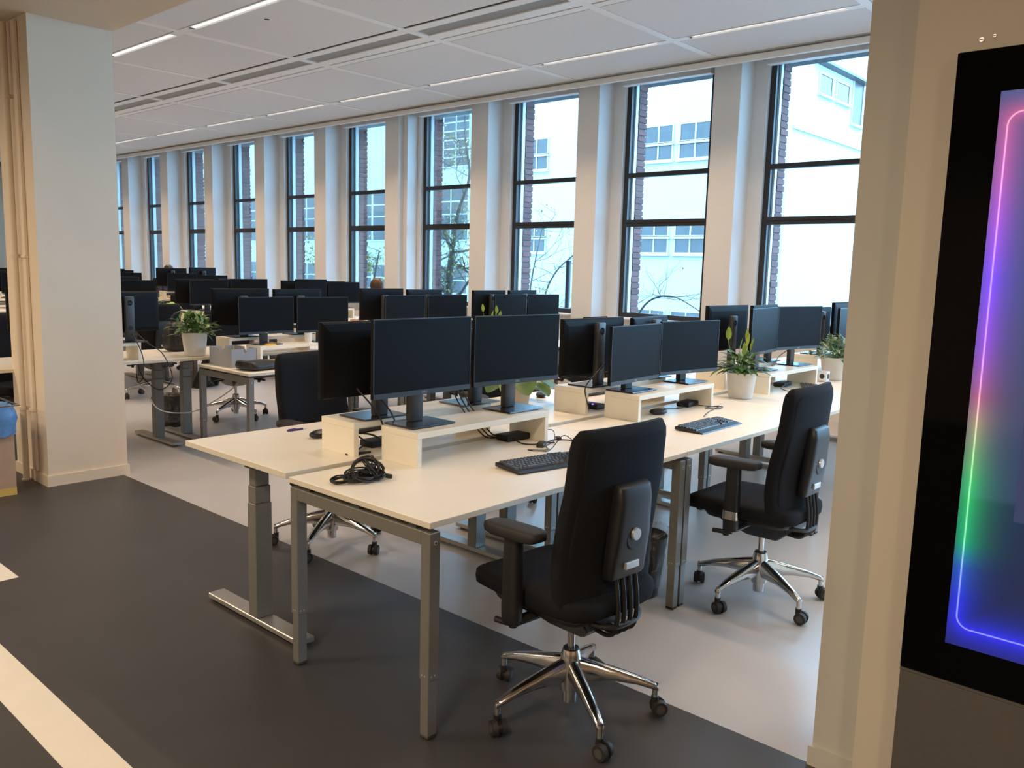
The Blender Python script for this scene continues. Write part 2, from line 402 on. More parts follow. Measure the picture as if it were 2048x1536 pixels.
# ---- ceiling: cross bars, panels, vents, luminaires
YR = [0.83, 2.585, 2.700, 3.93, 4.56, 5.84, 5.94, YF]
cl = link('ceiling', None); cl['kind'] = 'structure'
TX0 = -2.879
g = .006
def pan(y0, y1):
    bm = B(); box(bm, .045+g, P-.045-g, y0+g, y1-g, ZC, ZC+.03, .003, 1); return mesh('panel', bm, 'ceiling_tile')
pmA, pmB, pmC, pmD = pan(YR[0], YR[1]), pan(YR[2], YR[3]), pan(YR[4], YR[5]), pan(YR[6], YR[7])
bm = B(); box(bm, -.045, .045, YR[0], YR[7], ZC-.004, ZC+.03); xb = mesh('cross_bar', bm, 'ceiling_bar', smooth=False)
def filler(y0, y1):
    bm = B()
    for a, b in ((.045, .17), (P-.17, P-.045)): box(bm, a, b, y0, y1, ZC-.003, ZC+.03)
    return mesh('end_plate', bm, 'ceiling_bar', smooth=False)
fl1, fl2 = filler(YR[1], YR[2]), filler(YR[5], YR[6])
def lum_parts(w):
    x0, x1 = .17, P-.17
    f = B(); box(f, x0, x1, 0, .016, -.004, .03); box(f, x0, x1, w-.016, w, -.004, .03)
    box(f, x0, x0+.012, .016, w-.016, -.004, .03); box(f, x1-.012, x1, .016, w-.016, -.004, .03)
    f = mesh('frame', f, 'ceiling_bar', smooth=False)
    d = B()
    n = 3
    box(d, x0+.03, x1-.012, .018, w-.018, .012, .028)
    d = mesh('diffuser', d, 'lamp_diffuser', smooth=False)
    e = B(); box(e, x0+.012, x0+.03, .018, w-.018, .004, .028); e = mesh('end_cap', e, 'vent_dark', smooth=False)
    return f, d, e
lp1, lp2 = lum_parts(YR[2]-YR[1]), lum_parts(YR[6]-YR[5])
area = {}
def area_light(name, sx, sy, watt, col, spread):
    key = (name, sx, sy)
    if key not in area:
        L = bpy.data.lights.new(name, 'AREA'); L.shape = 'RECTANGLE'; L.size = sx; L.size_y = sy; L.energy = watt; L.color = col; L.spread = spread
        area[key] = L
    return area[key]
def vent_parts():
    x0, x1 = .045, P-.045; out = []
    b = B(); box(b, x0, x1, 3.94, 4.55, ZC+.09, ZC+.10); out.append(('recess', b, 'vent_dark'))
    b = B(); box(b, x0, x1, 3.935, 3.960, ZC+.004, ZC+.03); out.append(('slot', b, 'slot_black'))
    b = B(); box(b, x0, x1, 3.962, 4.085, ZC-.004, ZC+.03, .003, 1); out.append(('profile', b, 'ceiling_bar'))
    b = B(); box(b, x0, x1, 4.085, 4.275, ZC+.010, ZC+.03); out.append(('grille', b, 'vent_grey'))
    b = B(); box(b, x0, x1, 4.275, 4.425, ZC-.004, ZC+.03, .003, 1); out.append(('profile', b, 'ceiling_bar'))
    b = B(); box(b, x0, x1, 4.425, 4.455, ZC+.004, ZC+.03); out.append(('slot', b, 'vent_grey'))
    b = B(); box(b, x0, x1, 4.455, 4.55, ZC-.002, ZC+.03, .003, 1); out.append(('profile', b, 'ceiling_bar'))
    return [(n, mesh(n, b, m, smooth=False)) for n, b, m in out]
vp = vent_parts()
for k in range(-3, NB-1):
    tx = TX0-k*P
    link('cross_bar', xb, cl, (tx, 0, 0))
    for m_ in (pmA, pmB, pmC, pmD): link('panel', m_, cl, (tx, 0, 0))
    link('end_plate', fl1, cl, (tx, 0, 0)); link('end_plate', fl2, cl, (tx, 0, 0))
    nk = ORD[k+3]
    for nm, lp, y0, grp, ds in (('ceiling_light', lp1, YR[1], 'ceiling lights along the column side', 'column-side'), ('ceiling_light', lp2, YR[5], 'ceiling lights along the windows', 'window-side')):
        t = thing(nm, 'slim white strip light in the ceiling, %s line, %s bay from the kiosk end' % (ds, nk), 'ceiling light', (tx, y0, ZC), 0, grp)
        for me_, n_ in zip(lp, ('frame', 'diffuser', 'end_cap')): link(n_, me_, t)
        L = area_light('strip_lamp', P-.40, .06, LAMP_W, WARM, math.radians(115))
        lo = link('lamp', L, t, (P/2, .05, -.012))
    t = thing('ceiling_vent', 'white framed climate vent with grey grille in the ceiling, %s bay from kiosk' % nk, 'vent', (tx, 0, 0), 0, 'ceiling vents in the middle line')
    for n_, me_ in vp: link(n_, me_, t)
# small round sensor in a panel
t = thing('ceiling_sensor', 'small round dark sensor with white rim set in a ceiling panel', 'sensor', (-5.61, 2.93, ZC))
bm = B(); lathe(bm, [(.045, 0), (.045, -.004), (.030, -.006), (.030, 0)]); obj('rim', bm, 'ceiling_bar', t)
bm = B(); cyl(bm, (0, 0, -.005), .028, .004); obj('lens', bm, 'slot_black', t)

# corridor ceiling panels (behind and beside the viewpoint)
bm = B(); box(bm, -.3, .3, -.3, .3, -.02, 0); box(bm, -.27, .27, -.27, .27, -.024, -.02); pf = mesh('frame', bm, 'ceiling_bar', smooth=False)
bm = B(); box(bm, -.265, .265, -.265, .265, -.027, -.024); pd_ = mesh('diffuser', bm, 'panel_diffuser', smooth=False)
for i, (lx, ly) in enumerate([(4.4, -2.2), (1.0, -2.2), (-2.4, -2.2), (-5.8, -2.2), (-9.2, -2.2), (-12.6, -2.2), (1.0, -5.0), (-2.4, -5.0), (-5.8, -5.0)]):
    t = thing('ceiling_panel_light', 'square flush panel light in the corridor soffit, number %s along the corridor' % ORD[i], 'ceiling light', (lx, ly, ZB), 0, 'square corridor ceiling lights')
    link('frame', pf, t); link('diffuser', pd_, t)
    L = area_light('panel_lamp', .5, .5, CORR_W, CORR, math.radians(172)); link('lamp', L, t, (0, 0, -.04))

# ---- column with pipes
bm = B(); box(bm, -4.775, -4.165, .29, .825, 0, ZB); struct('wall_column', bm, 'wall_paint')
bm = B(); box(bm, -4.787, -4.153, .278, .290, 0, .075); box(bm, -4.165, -4.153, .290, .825, 0, .075); box(bm, -4.787, -4.775, .290, .825, 0, .075); box(bm, -4.787, -4.153, .825, .837, 0, .075)
struct('baseboard_column', bm, 'wall_paint')
t = thing('heating_pipe', 'cream painted riser pipe with brackets fixed to the column', 'pipe', (-4.46, .245, 0))
bm = B(); cyl(bm, (0, 0, .0), .021, ZB-.02, 16); obj('pipe', bm, 'wall_paint', t)
for zz in (.50, 1.55, 2.6):
    bm = B(); cyl(bm, (0, 0, zz), .026, .025, 16); box(bm, -.008, .008, .018, .045, zz, zz+.025); obj('bracket', bm, 'wall_paint', t)
bm = B(); cyl(bm, (0, 0, 0), .030, .010, 16); obj('floor_collar', bm, 'wall_grey', t)
t = thing('cable_duct', 'slim cream cable duct running up the column beside the pipe', 'duct', (-4.36, .268, 0))
bm = B(); box(bm, -.03, .03, -.0, .021, .08, ZB-.02, .003, 1); obj('duct', bm, 'wall_paint', t)
for zz in (.50, 1.55):
    bm = B(); box(bm, -.034, .034, -.006, .021, zz, zz+.02, .002, 1); obj('clip', bm, 'wall_paint', t)

# ------------------------------------------------------------------ furniture builders
DL = 1.596
def screw(parent, c, ax):
    bm = B(); cyl(bm, Vector(c), .006, .002, 12, axis=ax); o = obj('bolt', bm, 'silver', parent)
    return o
_desk = {}
def goal_desk(z):
    """bench desk on two goalpost frames; corner at origin, top reaches to -x and +y"""
    t = link('bench_desk', None)
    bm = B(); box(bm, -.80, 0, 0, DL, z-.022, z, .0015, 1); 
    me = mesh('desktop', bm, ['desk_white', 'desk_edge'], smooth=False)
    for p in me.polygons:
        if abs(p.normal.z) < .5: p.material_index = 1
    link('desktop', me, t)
    lz = z-.039
    for y0 in (0.004, DL-.049):
        for x0 in (-.797, -.047):
            bm = B(); box(bm, x0, x0+.045, y0, y0+.045, .21, lz, .002, 1); L = obj('leg', bm, 'steel_grey', t)
            bm = B(); box(bm, x0+.0025, x0+.0425, y0+.0025, y0+.0425, .012, .21, .002, 1); obj('leg_extension', bm, 'steel_grey', L)
            bm = B(); box(bm, x0+.002, x0+.043, y0+.002, y0+.043, 0, .012, .004, 1); obj('glide', bm, 'rubber', L)
            for q in (.008, .032):
                bm = B(); cyl(bm, (x0+.008+q*.6, y0-.001, .225), .003, .002, 8, axis=Y); cyl(bm, (x0+.046, y0+.008+q*.6, .225), .003, -.002, 8, axis=X); obj('bolt', bm, 'silver', L)
            if x0 > -.1:
                bm = B(); cyl(bm, (x0+.045, y0+.024, lz-.035), .0075, .002, 14, axis=X); obj('bolt', bm, 'silver', L)
                bm = B(); cyl(bm, (x0+.047, y0+.024, lz-.035), .004, .0006, 14, axis=X); obj('bolt', bm, 'slot_black', L)
        bm = B(); box(bm, -.752, -.047, y0+.0005, y0+.0445, lz-.046, lz, .002, 1); obj('cross_beam', bm, 'steel_grey', t)
        for xx in (-.70, -.40, -.10):
            bm = B(); box(bm, xx-.02, xx+.02, y0+.008, y0+.037, lz, z-.022); obj('spacer', bm, 'steel_dark', t)
    for x0 in (-.60, -.22):
        bm = B(); box(bm, x0, x0+.04, .049, DL-.049, lz-.028, lz, .002, 1); obj('rail', bm, 'steel_dark', t)
    return t
def lift_desk(z):
    """sit-stand desk on two T legs"""
    t = link('lift_desk', None)
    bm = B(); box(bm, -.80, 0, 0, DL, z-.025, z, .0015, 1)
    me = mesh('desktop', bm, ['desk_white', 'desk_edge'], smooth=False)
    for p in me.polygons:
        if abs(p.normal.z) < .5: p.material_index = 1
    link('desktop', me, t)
    for y0 in (.085, DL-.165):
        bm = B(); box(bm, -.785, -.055, y0, y0+.08, .012, .036, .003, 1); ft = obj('foot', bm, 'foot_alu', t)
        for xx in (-.75, -.11):
            bm = B(); cyl(bm, (xx, y0+.04, 0), .022, .012, 16); obj('glide', bm, 'rubber', ft)
        bm = B(); box(bm, -.43, -.365, y0, y0+.08, .036, .545, .003, 1); L = obj('leg', bm, 'steel_grey', t)
        bm = B(); box(bm, -.427, -.368, y0+.003, y0+.077, .545, .62, .003, 1); obj('leg_stage', bm, 'steel_grey', L)
        bm = B(); box(bm, -.423, -.372, y0+.007, y0+.073, .62, z-.06, .003, 1); obj('leg_stage', bm, 'steel_grey', L)
        bm = B()
        poly = [Vector((-.72, y0+.02, z-.025)), Vector((-.72, y0+.02, z-.032)), Vector((-.56, y0+.02, z-.062)), Vector((-.24, y0+.02, z-.062)), Vector((-.08, y0+.02, z-.032)), Vector((-.08, y0+.02, z-.025))]
        prism(bm, poly, Y, .04); obj('support_arm', bm, 'steel_dark', t, smooth=False)
        bm = B(); box(bm, -.46, -.335, y0+.005, y0+.075, z-.075, z-.060, .003, 1); obj('bracket', bm, 'steel_dark', t)
    bm = B(); box(bm, -.415, -.38, .165, DL-.165, z-.06, z-.03, .002, 1); obj('rail', bm, 'steel_dark', t)
    return t
def place(proto_fn, key, loc, rz, label, cat, group, name=None):
    if key not in _desk: _desk[key] = proto_fn(); o = _desk[key]
    else: o = copy_tree(_desk[key])
    o.location = loc; o.rotation_euler = (0, 0, rz)
    tag(o, label, cat, group); return o

RIS_H = 0.145
def riser_proto():
    t = link('monitor_riser', None)
    h = RIS_H
    bm = B(); box(bm, -.115, .115, -.415, .415, h-.026, h, .0012, 1); obj('top_board', bm, 'riser_white', t, smooth=False)
    for y0 in (-.415, .389):
        bm = B(); box(bm, -.1135, .1135, y0+.0008, y0+.0252, 0, h-.0265, .0012, 1); obj('side_panel', bm, 'riser_white', t, smooth=False)
    return t

PW, PH = .545, .322
me_logo = text_mesh('logo', 'DELL', .014, 'logo_grey')
me_logo_b = text_mesh('logo', 'DELL', .020, 'stand_grey')
def monitor_protos():
    P_ = {}
    bm = B()       # bevelled base plate
    loft(bm, [[Vector((x, y, 0)) for x, y in ((-.085, -.115), (.085, -.115), (.085, .115), (-.085, .115))],
              [Vector((x, y, .004)) for x, y in ((-.092, -.122), (.092, -.122), (.092, .122), (-.092, .122))],
              [Vector((x, y, .009)) for x, y in ((-.090, -.120), (.090, -.120), (.090, .120), (-.090, .120))]])
    P_['base'] = mesh('base', bm, 'base_plate', smooth=False)
    bm = B(); box(bm, -.052, -.018, -.036, .036, .009, .365, .006, 2); P_['neck'] = mesh('stand', bm, 'stand_grey')
    bm = B()
    cyl(bm, (-.0525, 0, .315), .021, .0008, 28, axis=-X); cyl(bm, (-.0535, 0, .315), .0185, .0006, 28, axis=-X); P_['badge'] = mesh('badge', bm, 'monitor_back')
    bm = B(); cyl(bm, (-.0522, 0, .115), .019, .0012, 28, axis=-X); P_['hole'] = mesh('cable_hole', bm, 'slot_black')
    # panel with its bottom at z = 0
    bm = B()
    loft(bm, [[Vector((.020, y, z)) for y, z in ((-PW/2, 0), (PW/2, 0), (PW/2, PH), (-PW/2, PH))],
              [Vector((.004, y, z)) for y, z in ((-PW/2, 0), (PW/2, 0), (PW/2, PH), (-PW/2, PH))],
              [Vector((-.004, y, z)) for y, z in ((-PW/2+.008, .008), (PW/2-.008, .008), (PW/2-.008, PH-.008), (-PW/2+.008, PH-.008))],
              [Vector((-.008, y, z)) for y, z in ((-.235, .035), (.235, .035), (.235, PH-.04), (-.235, PH-.04))]])
    P_['panel'] = mesh('panel', bm, 'monitor_back', smooth=False)
    bm = B()
    b = .0035
    box(bm, .020, .0235, -PW/2, PW/2, 0, .021); box(bm, .020, .0225, -PW/2, PW/2, PH-b, PH); box(bm, .020, .0225, -PW/2, -PW/2+b, .021, PH-b); box(bm, .020, .0225, PW/2-b, PW/2, .021, PH-b)
    P_['bezel'] = mesh('bezel', bm, 'black_plastic', smooth=False)
    bm = B(); box(bm, .020, .0212, -PW/2+b, PW/2-b, .021, PH-b); P_['screen'] = mesh('screen', bm, 'screen_off', smooth=False)
    bm = B(); box(bm, -.020, .002, -.05, .05, .12, .22, .004, 1); P_['mount'] = mesh('mount', bm, 'monitor_back')
    return P_
MP = monitor_protos()
def monitor(loc, rz, z_off, label, group, detail=True, tilt=0.0, yawp=0.0):
    t = thing('monitor', label, 'monitor', loc, rz, group)
    link('base', MP['base'], t); nk = link('stand', MP['neck'], t)
    if detail:
        bd = link('badge', MP['badge'], nk); link('cable_hole', MP['hole'], nk)
        link('logo', me_logo_b, nk, (-.0545, 0, .315), (PI/2, 0, -PI/2))
    p = link('panel', MP['panel'], t, (.004, 0, z_off), (0, tilt, yawp))
    link('screen', MP['screen'], p); link('bezel', MP['bezel'], p)
    if detail: link('logo', me_logo, p, (.0236, 0, .0105), (PI/2, 0, PI/2))
    return t

# ---- office chair, facing -x
def chair_proto():
    t = link('office_chair', None)
    # five arm chrome base
    bm = B(); lathe(bm, [(.036, .085), (.038, .10), (.040, .16), (.036, .215), (.030, .235)]); bs = obj('base_hub', bm, 'chrome', t)
    bm = B(); cyl(bm, (0, 0, .04), .026, .06, 20); obj('lower_tube', bm, 'chrome', bs)
    wheel = None
    for i in range(5):
        a = math.radians(43+72*i); d = Vector((math.cos(a), math.sin(a), 0)); s = Vector((-d.y, d.x, 0))
        bm = B(); rings = []
        for u, zt, hh, w in ((.020, .205, .085, .022), (.08, .192, .070, .024), (.16, .170, .045, .023), (.24, .145, .030, .020), (.30, .122, .024, .016), (.315, .112, .020, .012)):
            c = d*u; zb = zt-hh
            rings.append([c+s*(-w)+Z*(zb+hh*.35), c+s*(-w*.75)+Z*(zt-hh*.12), c+s*(-w*.35)+Z*zt, c+s*(w*.35)+Z*zt, c+s*(w*.75)+Z*(zt-hh*.12), c+s*w+Z*(zb+hh*.35), c+s*(w*.6)+Z*zb, c-s*(w*.6)+Z*zb])
        loft(bm, rings); obj('base_arm', bm, 'chrome', t, ang=1.1)
        ct = link('caster', None, t)
        c = d*.305
        bm = B(); cyl(bm, c+Z*.062, .011, .055, 14); cst = obj('stem', bm, 'chrome', ct)
        sw = d.copy(); sw.rotate(Euler((0, 0, random.uniform(-1.4, 1.4)))); ax = Vector((-sw.y, sw.x, 0))
        cc = c+sw*.015+Z*.030
        for q in (-1, 1):
            bm = B(); cyl(bm, cc+ax*(q*.008), .029, q*.018, 24, axis=ax, r1=.026); obj('wheel', bm, 'rubber', ct, ang=.4)
            bm = B(); cyl(bm, cc+ax*(q*.0255), .016, q*.002, 18, axis=ax); obj('wheel_cap', bm, 'caster_grey', ct)
        bm = B(); cyl(bm, cc+ax*(-.008), .022, .016, 18, axis=ax); cyl(bm, c+Z*.045, .014, .026, 14); obj('fork', bm, 'black_plastic', ct)
    bm = B(); cyl(bm, (0, 0, .235), .014, .13, 16); obj('gas_column', bm, 'chrome', t)
    bm = B(); cyl(bm, (0, 0, .228), .028, .012, 20); obj('collar', bm, 'black_plastic', t)
    # mechanism
    bm = B()
    loft(bm, [[Vector((x, y, .325)) for x, y in ((-.05, -.06), (.10, -.06), (.10, .06), (-.05, .06))],
              [Vector((x, y, .385)) for x, y in ((-.16, -.12), (.17, -.12), (.17, .12), (-.16, .12))],
              [Vector((x, y, .43)) for x, y in ((-.18, -.15), (.17, -.15), (.17, .15), (-.18, .15))]])
    bmesh.ops.bevel(bm, geom=bm.edges[:], offset=.006, segments=2, affect='EDGES'); mc = obj('mechanism', bm, 'shell_black', t)
    for q, xx in ((-1, -.06), (1, .02)):
        bm = B(); tube(bm, [(xx, q*.08, .395), (xx-.01, q*.16, .385), (xx-.015, q*.235, .375)], .0075, 8)
        tube(bm, [(xx+.02, q*.235, .378), (xx-.02, q*.245, .374), (xx-.07, q*.25, .372)], .011, 8)
        cyl(bm, (xx-.02, q*.215, .350), .015, .024, 14); obj('lever', bm, 'black_plastic', mc)
        bm = B(); cyl(bm, (xx+.07, q*.087, .385), .010, q*.006, 14, axis=Y); obj('bolt', bm, 'silver', mc)
    # seat
    def sf(p):
        return Vector((p.x, p.y*(1-.06*(p.x < -.1)), p.z-.035*max(0, (-p.x-.17)/.11)**2*.6+.010*(p.y/.24)**2))
    bm = B(); cushion(bm, (-.055, 0, .470), .285, .240, .044, .42, 36, 14, sf); obj('seat', bm, 'fabric_black', t, ang=1.2)
    bm = B(); cushion(bm, (-.02, 0, .432), .215, .205, .018, .35, 32, 8); obj('seat_pan', bm, 'shell_black', t, ang=1.0)
    # backrest
    def cx(v): return .160+.050*v-.018*math.sin(PI*min(1, v*1.5))*(v < .67)
    def wd(v): return .245-.018*v**1.5 - .02*max(0, .2-v)/.2
    bm = B(); rings = []
    for i in range(23):
        v = i/22; z = .462+.612*v; k = 1.0
        if v < .06: k = .35+.65*math.sqrt(max(0, 1-((.06-v)/.06)**2))
        if v > .90: k = .30+.70*math.sqrt(max(0, 1-((v-.90)/.10)**2))
        wk = wd(v)*(1 if v < .90 else .88+.12*k) * (1 if v > .06 else .93+.07*k)
        ring = circ((cx(v), 0, z), X, Y, .030*k+.004, wk, 36, .42)
        ring = [Vector((p.x-.030*(p.y/.24)**2, p.y, p.z)) for p in ring]
        rings.append(ring)
    loft(bm, rings); obj('backrest', bm, 'fabric_black', t, ang=1.2)
    # hard rear panel following the back
    bm = B(); rings = []
    for v in (.10, .14, .30, .62, .90, .945):
        z = .462+.612*v; k = 1 if .12 < v < .93 else .9
        ring = circ((cx(v)+.024, 0, z), X, Y, .012*k, (wd(v)-.025)*k, 32, .4)
        rings.append([Vector((p.x-.030*(p.y/.24)**2, p.y, p.z)) for p in ring])
    loft(bm, rings); obj('back_panel', bm, 'fabric_black', t, ang=1.0)
    # spine cover with knob and label
    bm = B(); rings = []
    for v, w, d_ in ((.175, .085, .034), (.19, .090, .038), (.40, .088, .046), (.62, .080, .044), (.685, .078, .034), (.70, .074, .020)):
        z = .462+.612*v
        rings.append(circ((.160+.050*v+.026+d_*.5, 0, z), X, Y, d_*.62, w, 24, .3))
    loft(bm, rings); sp = obj('spine_cover', bm, 'shell_black', t, ang=.7)
    bm = B(); cyl(bm, (.253, 0, .712), .046, .0055, 28, axis=X, r1=.040); obj('knob_recess', bm, 'black_plastic', sp)
    bm = B(); cyl(bm, (.257, 0, .722), .022, .010, 28, axis=X, r1=.020); obj('knob', bm, 'silver', sp)
    bm = B(); box(bm, .240, .2525, -.032, .038, .602, .626, .002, 1); obj('label_plate', bm, 'silver', sp)
    # bracket from spine to mechanism
    bm = B()
    for q in (-.05, -.017, .017, .05):
        tube(bm, [(.225, q, .575), (.240, q, .48), (.235, q, .40), (.20, q, .368), (.12, q, .375)], .008, 8)
    obj('back_bracket', bm, 'black_plastic', t)
    bm = B(); tube(bm, [(.13, -.10, .415), (.19, -.115, .42), (.235, -.06, .41), (.235, .06, .41), (.19, .115, .42), (.13, .10, .415)], .010, 8); obj('back_yoke', bm, 'shell_black', t)
    # arms
    for q in (-1, 1):
        ar = link('armrest', None, t)
        y = q*.272
        bm = B(); rings = [circ((-.03, y, z), X, Y, a, b, 20, .5) for z, a, b in ((.395, .026, .018), (.40, .034, .023), (.45, .036, .025), (.56, .034, .024), (.70, .032, .022))]
        loft(bm, rings); obj('post', bm, 'shell_black', ar, ang=.9)
        bm = B(); rings = [circ((-.03, y, z), X, Y, .0358, .0252, 20, .5) for z in (.452, .492)]; loft(bm, rings); obj('post_ring', bm, 'shell_black', ar, ang=.9)
        bm = B(); tube(bm, [(-.01, y, .405), (.0, q*.2, .41), (.01, q*.08, .415)], .014, 8); obj('arm_bracket', bm, 'shell_black', ar)
        bm = B(); cushion(bm, (-.030, y, .716), .125, .046, .022, .42, 30, 10, lambda p: Vector((p.x, p.y*(1-.15*(p.x < -.08)), p.z+.004*(p.x/.12)))); obj('pad', bm, 'rubber', ar, ang=1.1)
    return t
_chair = None
def chair(loc, rz, label, group, z=0):
    global _chair
    if _chair is None: _chair = chair_proto(); o = _chair
    else: o = copy_tree(_chair)
    o.location = loc; o.rotation_euler = (0, 0, rz); tag(o, label, 'office chair', group); return o

# ---- keyboard: long axis y, user side +x
def keyboard_proto():
    t = link('keyboard', None); R = Euler((0, math.radians(6), 0)).to_matrix().to_4x4(); R.translation = (0, 0, .006)
    bm = B(); poly = [Vector((-.078, 0, .006)), Vector((-.078, 0, .020)), Vector((-.070, 0, .023)), Vector((.045, 0, .012)), Vector((.082, 0, .007)), Vector((.085, 0, .001)), Vector((.08, 0, 0))]
    pts = [p+Y*-.226 for p in poly]; prism(bm, pts, Y, .452)
    bmesh.ops.bevel(bm, geom=[e for e in bm.edges if abs(abs((e.verts[0].co-e.verts[1].co).y)) < .001], offset=.003, segments=2, affect='EDGES')
    obj('body', bm, 'kb_body', t, ang=.5)
    bm = B(); pit_ = .0182
    def zt(x): return .0225-(x+.070)*.0105/.115
    def key(x, y, w):
        x0, x1 = x-.0078, x+.0078; y0, y1 = y-w/2+.0012, y+w/2-.0012; i = .0022; h = .0065
        zz = zt(x)
        lo = [Vector((a, b, zt(a)-.001)) for a, b in ((x0, y0), (x1, y0), (x1, y1), (x0, y1))]
        hi = [Vector((a, b, zt(a)+h)) for a, b in ((x0+i, y0+i), (x1-i, y0+i), (x1-i, y1-i), (x0+i, y1-i))]
        loft(bm, [lo, hi], cap0=False)
    xs = [-.060+i*.0190 for i in range(6)]
    for r, x in enumerate(xs):
        y = -.214
        if r == 5:
            for w in (.024, .020, .024, .105, .024, .020, .022, .024): key(x, y+w/2, w); y += w
        else:
            lead = (0, 0, .009, .014, .005)[r]; 
            n = (13, 14, 13, 12, 11)[r]
            if lead: key(x, y+lead/2+.009, lead+.018); y += lead+.018
            while y < .062-.02: key(x, y+pit_/2, pit_); y += pit_
            key(x, (y+.062)/2, .062-y)
        for j in range(3):
            if r in (3,) or (r == 4 and j != 1): continue
            key(x, .079+j*pit_, pit_)
        for j in range(4):
            if r == 0: continue
            key(x, .146+j*pit_, pit_)
    obj('keys', bm, 'key_black', t, smooth=False)['kind'] = 'stuff'   # too small to pick apart
    for yy in (-.19, .19):
        bm = B(); box(bm, -.072, -.060, yy-.012, yy+.012, 0, .008, .002, 1); obj('foot', bm, 'black_plastic', t)
    return t
def mouse_proto():
    t = link('mouse', None)
    bm = B(); cushion(bm, (0, 0, .0165), .056, .032, .0165, .75, 24, 12, lambda p: Vector((p.x, p.y*(1-.12*(p.x > .02)), p.z if p.z < 0 else p.z*(1.05-.35*max(0, -p.x)/.056)))); b_ = obj('body', bm, 'kb_body', t, ang=1.2)
    bm = B(); cyl(bm, (-.03, -.003, .024), .008, .006, 16, axis=Y); obj('wheel', bm, 'rubber', t)
    bm = B(); box(bm, -.055, -.012, -.0006, .0006, .0250, .0300); obj('button_gap', bm, 'slot_black', t)
    return t
def dock_proto():
    t = link('docking_station', None)
    bm = B(); box(bm, -.042, .042, -.085, .085, .002, .030, .005, 2); obj('body', bm, 'black_matte', t)
    bm = B(); box(bm, -.036, .036, -.078, .078, 0, .002); obj('foot_pad', bm, 'rubber', t)
    for i in range(4):
        bm = B(); box(bm, .0405, .0426, -.055+i*.03, -.040+i*.03, .010, .020); obj('port', bm, 'slot_black', t)
    return t
_proto = {}
def put(fn, label, cat, loc, rz=0, group=None):
    if fn not in _proto: _proto[fn] = fn(); o = _proto[fn]
    else: o = copy_tree(_proto[fn])
    o.location = loc; o.rotation_euler = (0, 0, rz); return tag(o, label, cat, group)
def cable(label, pts, r=.0022, m='cable', k=6, cat='cable'):
    bm = B(); tube(bm, pts, r, 6, k=k); return tag(obj('cable', bm, m, None), label, cat)

# ---- plants
def leaf_geo(bm, base, d, L, w, bend, roll=0.0, n=5, round_=False):
    """blade from base along d, drooping by bend"""
    d = d.normalized(); side = d.cross(Z)
    side = side.normalized() if side.length > 1e-4 else X.copy()
    if roll: side.rotate(Matrix.Rotation(roll, 3, d))
    nrm = side.cross(d); rows = []
    for i in range(n+1):
        u = i/n
        c = base+d*(L*u)-Z*(bend*L*u*u)
        ww = w*(math.sin(PI*min(1, u*.93+.05))**(.6 if round_ else .9))*(1 if round_ else (1.15-.5*u))
        if i == n and not round_: ww = w*.02
        rows.append((bm.verts.new(c-side*ww+nrm*(ww*.25)), bm.verts.new(c), bm.verts.new(c+side*ww+nrm*(ww*.25))))
    for a, b in zip(rows[:-1], rows[1:]):
        for j in range(2): bm.faces.new((a[j], a[j+1], b[j+1], b[j]))
def pot_parts(t, r0, r1, h, m='pot_cream'):
    bm = B(); lathe(bm, [(r0*.9, 0), (r0, .006), (r1, h), (r1*.96, h+.003), (r1*.92, h), (r1*.88, h-.03)], n=36); obj('pot', bm, m, t, ang=.5)
    bm = B(); lathe(bm, [(r1*.885, h-.032), (r1*.87, h-.018), (r1*.3, h-.010)], n=24); obj('soil', bm, 'soil', t)
def rdir(rng, el0, el1):
    a = rng.uniform(0, 2*PI); e = math.radians(rng.uniform(el0, el1)); return Vector((math.cos(a)*math.cos(e), math.sin(a)*math.cos(e), math.sin(e)))
def lily(loc, label, seed, h=.17):
    rng = random.Random(seed); t = thing('potted_lily', label, 'potted plant', loc); pot_parts(t, .078, .098, h)
    for i in range(56):
        d = rdir(rng, 15, 75); L = rng.uniform(.08, .15)
        b = Vector((rng.uniform(-.04, .04), rng.uniform(-.04, .04), h-.012)); tip = b+d*rng.uniform(.06, .13)
        bm = B(); leaf_geo(bm, tip, Vector((d.x*1.3, d.y*1.3, d.z*.5)), L, rng.uniform(.019, .030), rng.uniform(.15, .55)); lf = obj('leaf', bm, 'leaf_deep' if i % 3 else 'leaf_green', t)
        bm = B(); tube(bm, [b, tip], .002, 5, k=0); obj('stem', bm, 'stem', lf)
    for i, (x, y, z) in enumerate([(.015, .02, .30), (-.01, .06, .33), (-.02, -.01, .27), (.03, -.05, .25), (.02, .07, .27), (-.05, -.12, .35)]):
        top = Vector((x, y, h+z-.13)); bm = B(); tube(bm, [(x*.3, y*.3, h-.012), (x*.8, y*.8, h+z*.4), top], .0022, 5); st = obj('flower_stem', bm, 'stem', t)
        bm = B(); leaf_geo(bm, top, Vector((.1, .2*(-1)**i, 1)), .085, .022, -.1, rng.uniform(-1, 1)); obj('spathe', bm, 'leaf_lime', st)
    for i in range(8):
        top = Vector((rng.uniform(-.05, .06), rng.uniform(-.06, .06), h+rng.uniform(.03, .09))); bm = B(); leaf_geo(bm, top, rdir(rng, 30, 80), .03, .012, 0, 0); obj('flower', bm, 'leaf_white', t)
    return t
